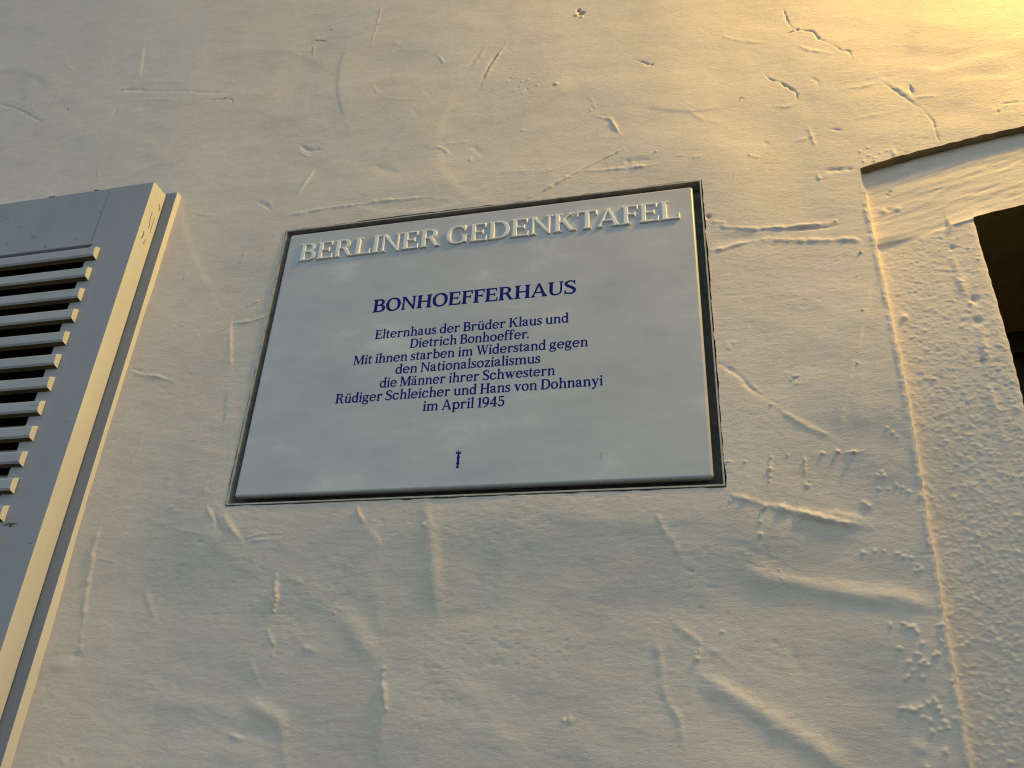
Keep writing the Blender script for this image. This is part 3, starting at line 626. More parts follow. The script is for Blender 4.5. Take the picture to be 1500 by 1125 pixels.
_bz = np.array([-3.0, -1.1, -0.75, -0.14, -0.06, 0.0, 0.20, 0.32, 0.6, 1.2, 4.0]); _bs = np.array([0, 0, 0.105, 0.105, 0, -0.05, -0.034, -0.008, -0.016, 0, 0])
_zz = np.linspace(-3, 4, 1401); _BB = np.cumsum(np.interp(_zz, _bz, _bs)) * (_zz[1] - _zz[0]); _BB -= np.interp(-0.03, _zz, _BB)
def light_bulge(X, Z):
    """added bulge, tilts the wall so lamplight fades downwards, most beside the doorway"""
    dx = np.maximum(np.maximum(PX0 - X, X - PX1), 0); dz = np.maximum(np.maximum(PZ0 - Z, Z - PZ1), 0)
    w_ = np.clip(np.hypot(dx, dz) / 0.14, 0, 1); w_ = w_ * w_ * (3 - 2 * w_)
    t = np.clip((X - 0.25) / 0.2, 0, 1); return w_ * (0.5 * np.clip((X + 0.58) / 0.22, 0, 1) + 0.5 * t * t * (3 - 2 * t)) * np.interp(Z, _zz, _BB)
def axis(lo, hi, f0, f1, step, extra=()):
    """coordinates: step between f0 and f1, growing outside, exact at the extra values"""
    a = list(np.arange(f0, f1 + step / 2, step)); d = step
    while a[-1] < hi: d = min(d * 1.5, 0.3); a.append(a[-1] + d)
    d = step
    while a[0] > lo: d = min(d * 1.5, 0.3); a.insert(0, a[0] - d)
    a = np.array(a); a = a[(a > lo) & (a < hi)]
    a = np.concatenate([[lo], a, [hi]])
    for e in extra:
        i = int(np.argmin(np.abs(a - e)))
        if abs(a[i] - e) < step and 0 < i < len(a) - 1: a[i] = e
        else: a = np.sort(np.append(a, e))
    return np.unique(a)
STEP = 0.00125
XE, DEP = 0.5143, 0.0135                    # left edge and depth of the doorway surround
GZ = -Z0                                   # pavement
AXC = 1.05
def arch(x): return 0.2135 + 0.2 * ((AXC - XE) ** 2 - (AXC - x) ** 2) + 0.0045 * (1 - np.exp(-np.minimum(np.abs(x - XE), np.abs(2 * AXC - XE - x)) / 0.035))
XD = 0.632
def arch2(x): return 0.1205 + 0.2 * ((AXC - XD) ** 2 - (AXC - x) ** 2) + 0.0060 * (1 - np.exp(-np.minimum(np.abs(x - XD), np.abs(2 * AXC - XD - x)) / 0.016))
def wob(z): return 0.0011 * vnoise(z * 0, z, 1, 0.013, 21) + 0.0008 * vnoise(z * 0, z, 1, 0.0045, 22) + 0.0007 * vnoise(z * 0, z, 1, 0.0021, 23)
FRONT = 0.002
wall = empty('house_wall', (0, 0, 0), 'rough cream plaster house wall full of trowel ridges, cracks and small pits, lit warm at upper right', 'wall')
parts = []
# left of the doorway
xa = axis(-4.0, XE, -1.24, XE, STEP, (PX0, PX1)); za = axis(GZ, 3.2, -0.60, 1.04, STEP, (PZ0, PZ1))
X, Z = np.meshgrid(xa, za)
H = face_height(X, Z)
edge_h = H[:, -1].copy()
near = np.exp(-(XE - X) / 0.004)
ZSM = np.linspace(-0.7, 0.5, 241); _k = np.exp(-0.5 * (np.arange(-30, 31) / 10.0) ** 2); _e = np.interp(np.linspace(-0.85, 0.65, 301), za, edge_h)
ESM = np.convolve(_e, _k / _k.sum(), 'same')[30:271] - 0.0012
Xw = X + near * wob(Z)
for e, s in ((PX0, 1), (PX1, -1)):                               # slightly uneven arris round the plaque hole
    Xw += np.exp(-np.abs(X - e) / 0.003) * 0.0010 * vnoise(X * 0, Z, 1, 0.014, 41) + np.exp(-np.abs(X - e) / 0.003) * 0.0005 * vnoise(X * 0, Z, 1, 0.004, 43)
Zw = Z + np.exp(-np.minimum(np.abs(Z - PZ0), np.abs(Z - PZ1)) / 0.003) * 0.0009 * vnoise(X, Z * 0, 0.012, 1, 42)
P = np.stack([Xw, FRONT - H, Zw], -1)
keep = ~((X[:-1, :-1] >= PX0 - 1e-9) & (X[1:, 1:] <= PX1 + 1e-9) & (Z[:-1, :-1] >= PZ0 - 1e-9) & (Z[1:, 1:] <= PZ1 + 1e-9))
parts.append((P, keep))
i0, i1 = np.argmin(np.abs(za - PZ0)), np.argmin(np.abs(za - PZ1)); j0, j1 = np.argmin(np.abs(xa - PX0)), np.argmin(np.abs(xa - PX1))
for ring in (P[i0, j0:j1 + 1][::-1], P[i1, j0:j1 + 1], P[i0:i1 + 1, j0], P[i0:i1 + 1, j1][::-1]):     # returns of the plaque hole
    back = ring.copy(); back[:, 1] = 0.032
    parts.append((np.stack([ring, back]), None))
# above the doorway arch and right of it
xb = axis(XE, 2 * AXC - XE, XE, 0.86, STEP, (XD, 2 * AXC - XD))
vb = axis(0, 3.2 - 0.3, 0, 0.86, STEP)
X, V = np.meshgrid(xb, vb)
Z = arch(X) + V
H = face_height(X, Z) 
lip = np.exp(-V / 0.004)
Zb = Z + lip * 0.0010 * vnoise(X, X * 0, 0.010, 1, 51)
Xb = X + np.exp(-(X - XE) / 0.004) * wob(Z)
PB = np.stack([Xb, FRONT - H, Zb], -1)
parts.append((PB, None))
xr = np.array([2 * AXC - XE - 0.002, 1.8, 2.2, 3.0, 4.0, 5.0]); zr = np.linspace(GZ, 3.3, 20)
X, Z = np.meshgrid(xr, zr); parts.append((np.stack([X, np.interp(Z, PB[:, -1, 2], PB[:, -1, 1]), Z], -1), None))
# ---- doorway surround: set back, roughcast jamb under a smoother lintel
def surround_y(X, Z, yedge):
    u = np.minimum(X - XE, 2 * AXC - XE - X)
    zl = 0.0942 + 0.19 * (np.minimum(X, 0.64) - 0.5135) + 0.002 * vnoise(X, X * 0, 0.02, 1, 61)
    up = 1 / (1 + np.exp(-np.clip((Z - zl) / 0.0008, -30, 30)))            # 1 on the lintel
    h = 0.0010 * vnoise(X, Z, 0.11, 0.09, 62)
    h += (1 - up) * 0.085 * (u - 0.05) * (u < 0.2)  # jamb face tilted away from the lamp to dim it
    h += up * (0.0009 + 0.0062 * np.clip((X - 0.602) / 0.003, 0, 1) * np.exp(-np.maximum(Z - zl, 0) / 0.008) + 0.00036 * vnoise(X, Z - 0.25 * X, 0.03, 0.007, 63) + 0.00034 * vnoise(X, Z - 0.3 * X, 0.016, 0.004, 64) + 0.0005 * vnoise(X, Z - 0.2 * X, 0.05, 0.02, 65))
    pb = np.zeros(X.shape); n = 6500
    px = rng.uniform(XE + 0.002, XD + 0.002, n); pz = rng.uniform(-0.62, 0.1, n); keepd = rng.uniform(0, 1, n) < np.clip(0.45 + (0.05 - pz) * 1.6, 0.3, 1)
    xs = X[0]
    for x, z, kd in zip(px, pz, keepd):
        if not kd: continue
        rx = rng.uniform(0.0011, 0.0024); rz = rx * rng.uniform(0.5, 0.95); a = rng.uniform(0.0003, 0.0013) * rx / 0.003 * 0.65
        if rng.random() < 0.2: a = -a
        c = np.nonzero(np.abs(xs - x) < rx * 2.2)[0]
        if len(c) == 0: continue
        r_ = np.nonzero(np.abs(Z[:, c[0]] - z) < rz * 2.6 + 0.004)[0]
        if len(r_) == 0: continue
        sl = (slice(r_[0], r_[-1] + 1), slice(c[0], c[-1] + 1))
        d = ((X[sl] - x) / rx) ** 2 + ((Z[sl] - z + 0.25 * (X[sl] - x)) / rz) ** 2
        pb[sl] += a * np.exp(-d ** 1.4)
    h += (1 - up) * (np.minimum(pb, 0.0022) + 0.00016 * vnoise(X, Z, 0.009, 0.006, 66) + 0.00016 * vnoise(X, Z, 0.0045, 0.0030, 67))
    jl = np.interp(Z, [-0.62, -0.1223, -0.084, -0.0442, -0.0069, 0.0175, 0.0622, 0.1081], [0.60, 0.6027, 0.6052, 0.6084, 0.6052, 0.6006, 0.5988, 0.6029]) + 0.0015 * vnoise(X * 0, Z, 1, 0.012, 68)
    h += (1 - up) * np.clip((Z + 0.2) / 0.1, 0, 1) * 0.0017 * np.clip(0.6 + vnoise(X * 0, Z, 1, 0.018, 69), 0, 1.4) * np.exp(-((X - jl) / 0.0042) ** 2)
    for x, z, r_, a in ((0.6012, 0.0792, 0.0028, -0.003), (0.609, 0.0012, 0.0045, -0.003), (0.6066, -0.0285, 0.0042, -0.003), (0.6018, -0.0802, 0.0022, -0.003), (0.5445, 0.176, 0.0022, -0.0016), (0.5475, 0.181, 0.002, -0.0016), (0.535, 0.15, 0.004, 0.0015), (0.552, 0.151, 0.004, 0.0014), (0.541, 0.152, 0.003, -0.001), (0.532, -0.012, 0.004, 0.003)):
        h += a * np.exp(-(((X - x) / r_) ** 2 + ((Z - z) / r_) ** 2))
    R_ = np.maximum(np.abs(X - XD), 0)
    h -= 0.002 * np.exp(-R_ / 0.0025) * (1 - up)                            # rounded arris at the door opening
    fil = np.exp(-u / 0.0024)
    ysm = FRONT - np.interp(Z, ZSM, ESM)
    yedge = yedge * fil + ysm * (1 - fil)
    return yedge + DEP * (1 - fil) - h * (1 - np.exp(-u / 0.0030))
xc = xb[xb <= XD + 1e-6]; vc = axis(0, 0.86, 0, 0.84, 0.0011)
X, V = np.meshgrid(xc, vc); Z = arch(X) - V
Z = np.vstack([Z, np.full((1, len(xc)), GZ)]); X = np.vstack([X, X[:1]])
ye = FRONT - np.interp(Z, za, edge_h)
Y = surround_y(X, Z, ye)
Xc = X + np.exp(-(X - XE) / 0.004) * wob(Z) - np.exp(-(XD - X) / 0.003) * 0.0006 * vnoise(X * 0, Z, 1, 0.008, 71)
P1 = np.stack([Xc, Y, Z], -1)
xd = xb[(xb >= XD - 1e-6) & (xb <= 2 * AXC - XD + 1e-6)]
S = np.linspace(0, 1, 80)[:, None]
X = np.repeat(xd[None], 80, 0); Z = arch(X) * (1 - S) + (arch2(X) + 0.0006 * vnoise(X, X * 0, 0.012, 1, 72)) * S
Y = surround_y(X, Z, FRONT - np.interp(Z, za, edge_h))
P2 = np.stack([X, Y, Z], -1)
xe = xb[xb >= 2 * AXC - XD - 1e-6]; zz = np.linspace(0, 1, 12)[:, None]
X = np.repeat(xe[None], 12, 0); Z = arch(X) * (1 - zz) + GZ * zz
P3 = np.stack([X, np.full(X.shape, FRONT + DEP), Z], -1)
face = big_grid(parts, 'plaster_face', plaster, wall)
at_ = face.data.attributes.new('dirt', 'FLOAT', 'POINT'); vals = np.zeros(len(face.data.vertices), np.float32); off = 0
for (P_, k_) in parts:
    n_ = P_.shape[0] * P_.shape[1]
    if P_ is P: vals[off:off + n_] = DIRT[0].ravel()
    if P_ is PB: vals[off:off + n_] = DIRT[1].ravel()
    off += n_
at_.data.foreach_set('value', vals)
parts = [(P1[::-1], None), (P2[::-1], None), (P3[::-1], None)]
top = np.concatenate([P1[0], P2[0][1:], P3[0][1:]]); bot = PB[0].copy()
big_grid(parts, 'doorway_surround', plaster, wall)
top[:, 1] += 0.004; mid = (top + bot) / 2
big_grid([(np.stack([bot, mid, top]), None)], 'arch_soffit', soffit_brown, wall)
core = MB()
core.box(-4.3, 5.3, 0.45, 0.70, GZ - 0.1, 3.0); core.box(-4.3, 5.3, 0.012, 0.70, 3.0005, 3.5)
core.box(-4.3, -3.97, 0.012, 0.4495, GZ - 0.1, 3.0); core.box(4.97, 5.3, 0.012, 0.4495, GZ - 0.1, 3.0)
core.build('masonry', plaster, wall)
# lining of the door opening (soffit and reveals)
lin = MB()
jd = P1[:, -1][P1[:, -1, 2] < arch2(XD) + 0.002]
left = np.stack([jd, np.stack([jd[:, 0], np.full(len(jd), 0.40), jd[:, 2]], -1)])
top2 = P2[-1]; topb = top2.copy(); topb[:, 1] = 0.40
lin.grid(left[:, ::8]); lin.grid(np.stack([top2[::4], topb[::4]]))
xr_ = 2 * AXC - XD
lin.grid(np.array([[[xr_, FRONT + DEP, 0.12], [xr_, FRONT + DEP, GZ]], [[xr_, 0.40, 0.12], [xr_, 0.40, GZ]]]))
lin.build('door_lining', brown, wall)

# ------------------------------------------------------------------ front door, deep in the opening
door = empty('front_door', (AXC, 0.36, 0), 'dark brown panelled front door deep in the shaded arched doorway at right', 'door')
d = MB(); dx0, dx1 = XD + 0.006, 2 * AXC - XD - 0.006; dt = 0.230; yd = 0.352
d.box(dx0, dx1, yd + 0.02, yd + 0.05, GZ + 0.01, dt)
for x0, x1 in ((dx0, dx0 + 0.12), (dx1 - 0.12, dx1), (AXC - 0.055, AXC + 0.055)): d.box(x0, x1, yd, yd + 0.0195, GZ + 0.01, dt, 0.003)
for z0, z1 in ((GZ + 0.01, GZ + 0.25), (-1.15, -1.0), (-0.45, -0.33), (dt - 0.12, dt)):
    for x0, x1 in ((dx0 + 0.121, AXC - 0.056), (AXC + 0.056, dx1 - 0.121)): d.box(x0, x1, yd, yd + 0.0195, z0, z1, 0.003)
dl = d.build('door_leaf', oak, door)
hd = MB(); hd.box(dx1 - 0.075, dx1 - 0.045, yd - 0.006, yd - 0.0005, -1.16, -1.0, 0.002); hd.box(dx1 - 0.07, dx1 - 0.055, yd - 0.05, yd - 0.0065, -1.06, -1.045, 0.003); hd.box(dx1 - 0.18, dx1 - 0.055, yd - 0.064, yd - 0.0505, -1.06, -1.046, 0.004)
hd.build('handle', brass, door)

# ------------------------------------------------------------------ memorial plaque in its recess
plq = empty('memorial_plaque', (0, 0.02, Z0 - 0.211), 'white porcelain memorial plaque with raised title and dark blue inscription in a wall recess', 'plaque')
sl = MB()
def rrect(hx, hz, r, n=6):
    P = []
    for cx, cz, a0 in ((hx - r, hz - r, 0), (-hx + r, hz - r, 90), (-hx + r, -hz + r, 180), (hx - r, -hz + r, 270)):
        for k in range(n + 1):
            a = math.radians(a0 + 90 * k / n); P.append((cx + r * math.cos(a), cz + r * math.sin(a)))
    return P
loops = []
for ins, y in [(0.001, 0.0095), (0, 0.0085), (0, 0.0040)] + [(0.0036 * (1 - math.cos(math.radians(t))), 0.0040 - 0.0040 * math.sin(math.radians(t))) for t in (15, 30, 45, 60, 75, 90)] + [(0.0039, 0.0), (0.0044, 0.0), (0.02, 0.0)]:
    loops.append([(x, y, z) for x, z in rrect(0.300 - ins, 0.211 - ins, max(0.0040 - ins, 0.001))])
n = len(loops[0]); V = [p for l in loops for p in l]; F = []
for i in range(len(loops) - 1):
    for j in range(n): F.append((i * n + j, i * n + (j + 1) % n, (i + 1) * n + (j + 1) % n, (i + 1) * n + j)[::-1])
F.append(tuple(range((len(loops) - 1) * n, len(loops) * n))[::-1]); F.append(tuple(range(n)))
sl.add(V, F); slab = sl.build('slab', porcelain, plq, True)
fr = MB(); ix0, ix1, iz0, iz1, t = -0.3076, 0.3098, -0.2192, 0.2188, 0.0019
fr.box(ix0 - t, ix1 + t, 0.0006, 0.0200, iz1, iz1 + t); fr.box(ix0 - t, ix1 + t, 0.0006, 0.0200, iz0 - t, iz0)
fr.box(ix0 - t, ix0, 0.0006, 0.0200, iz0, iz1); fr.box(ix1, ix1 + t, 0.0006, 0.0200, iz0, iz1)
fr.build('recess_frame', metal, plq)
bk = MB(); bk.box(PX0 - 0.01, PX1 + 0.01, 0.0203, 0.034, PZ0 - 0.01, PZ1 + 0.01); bk.build('recess_back', mortar, plq)
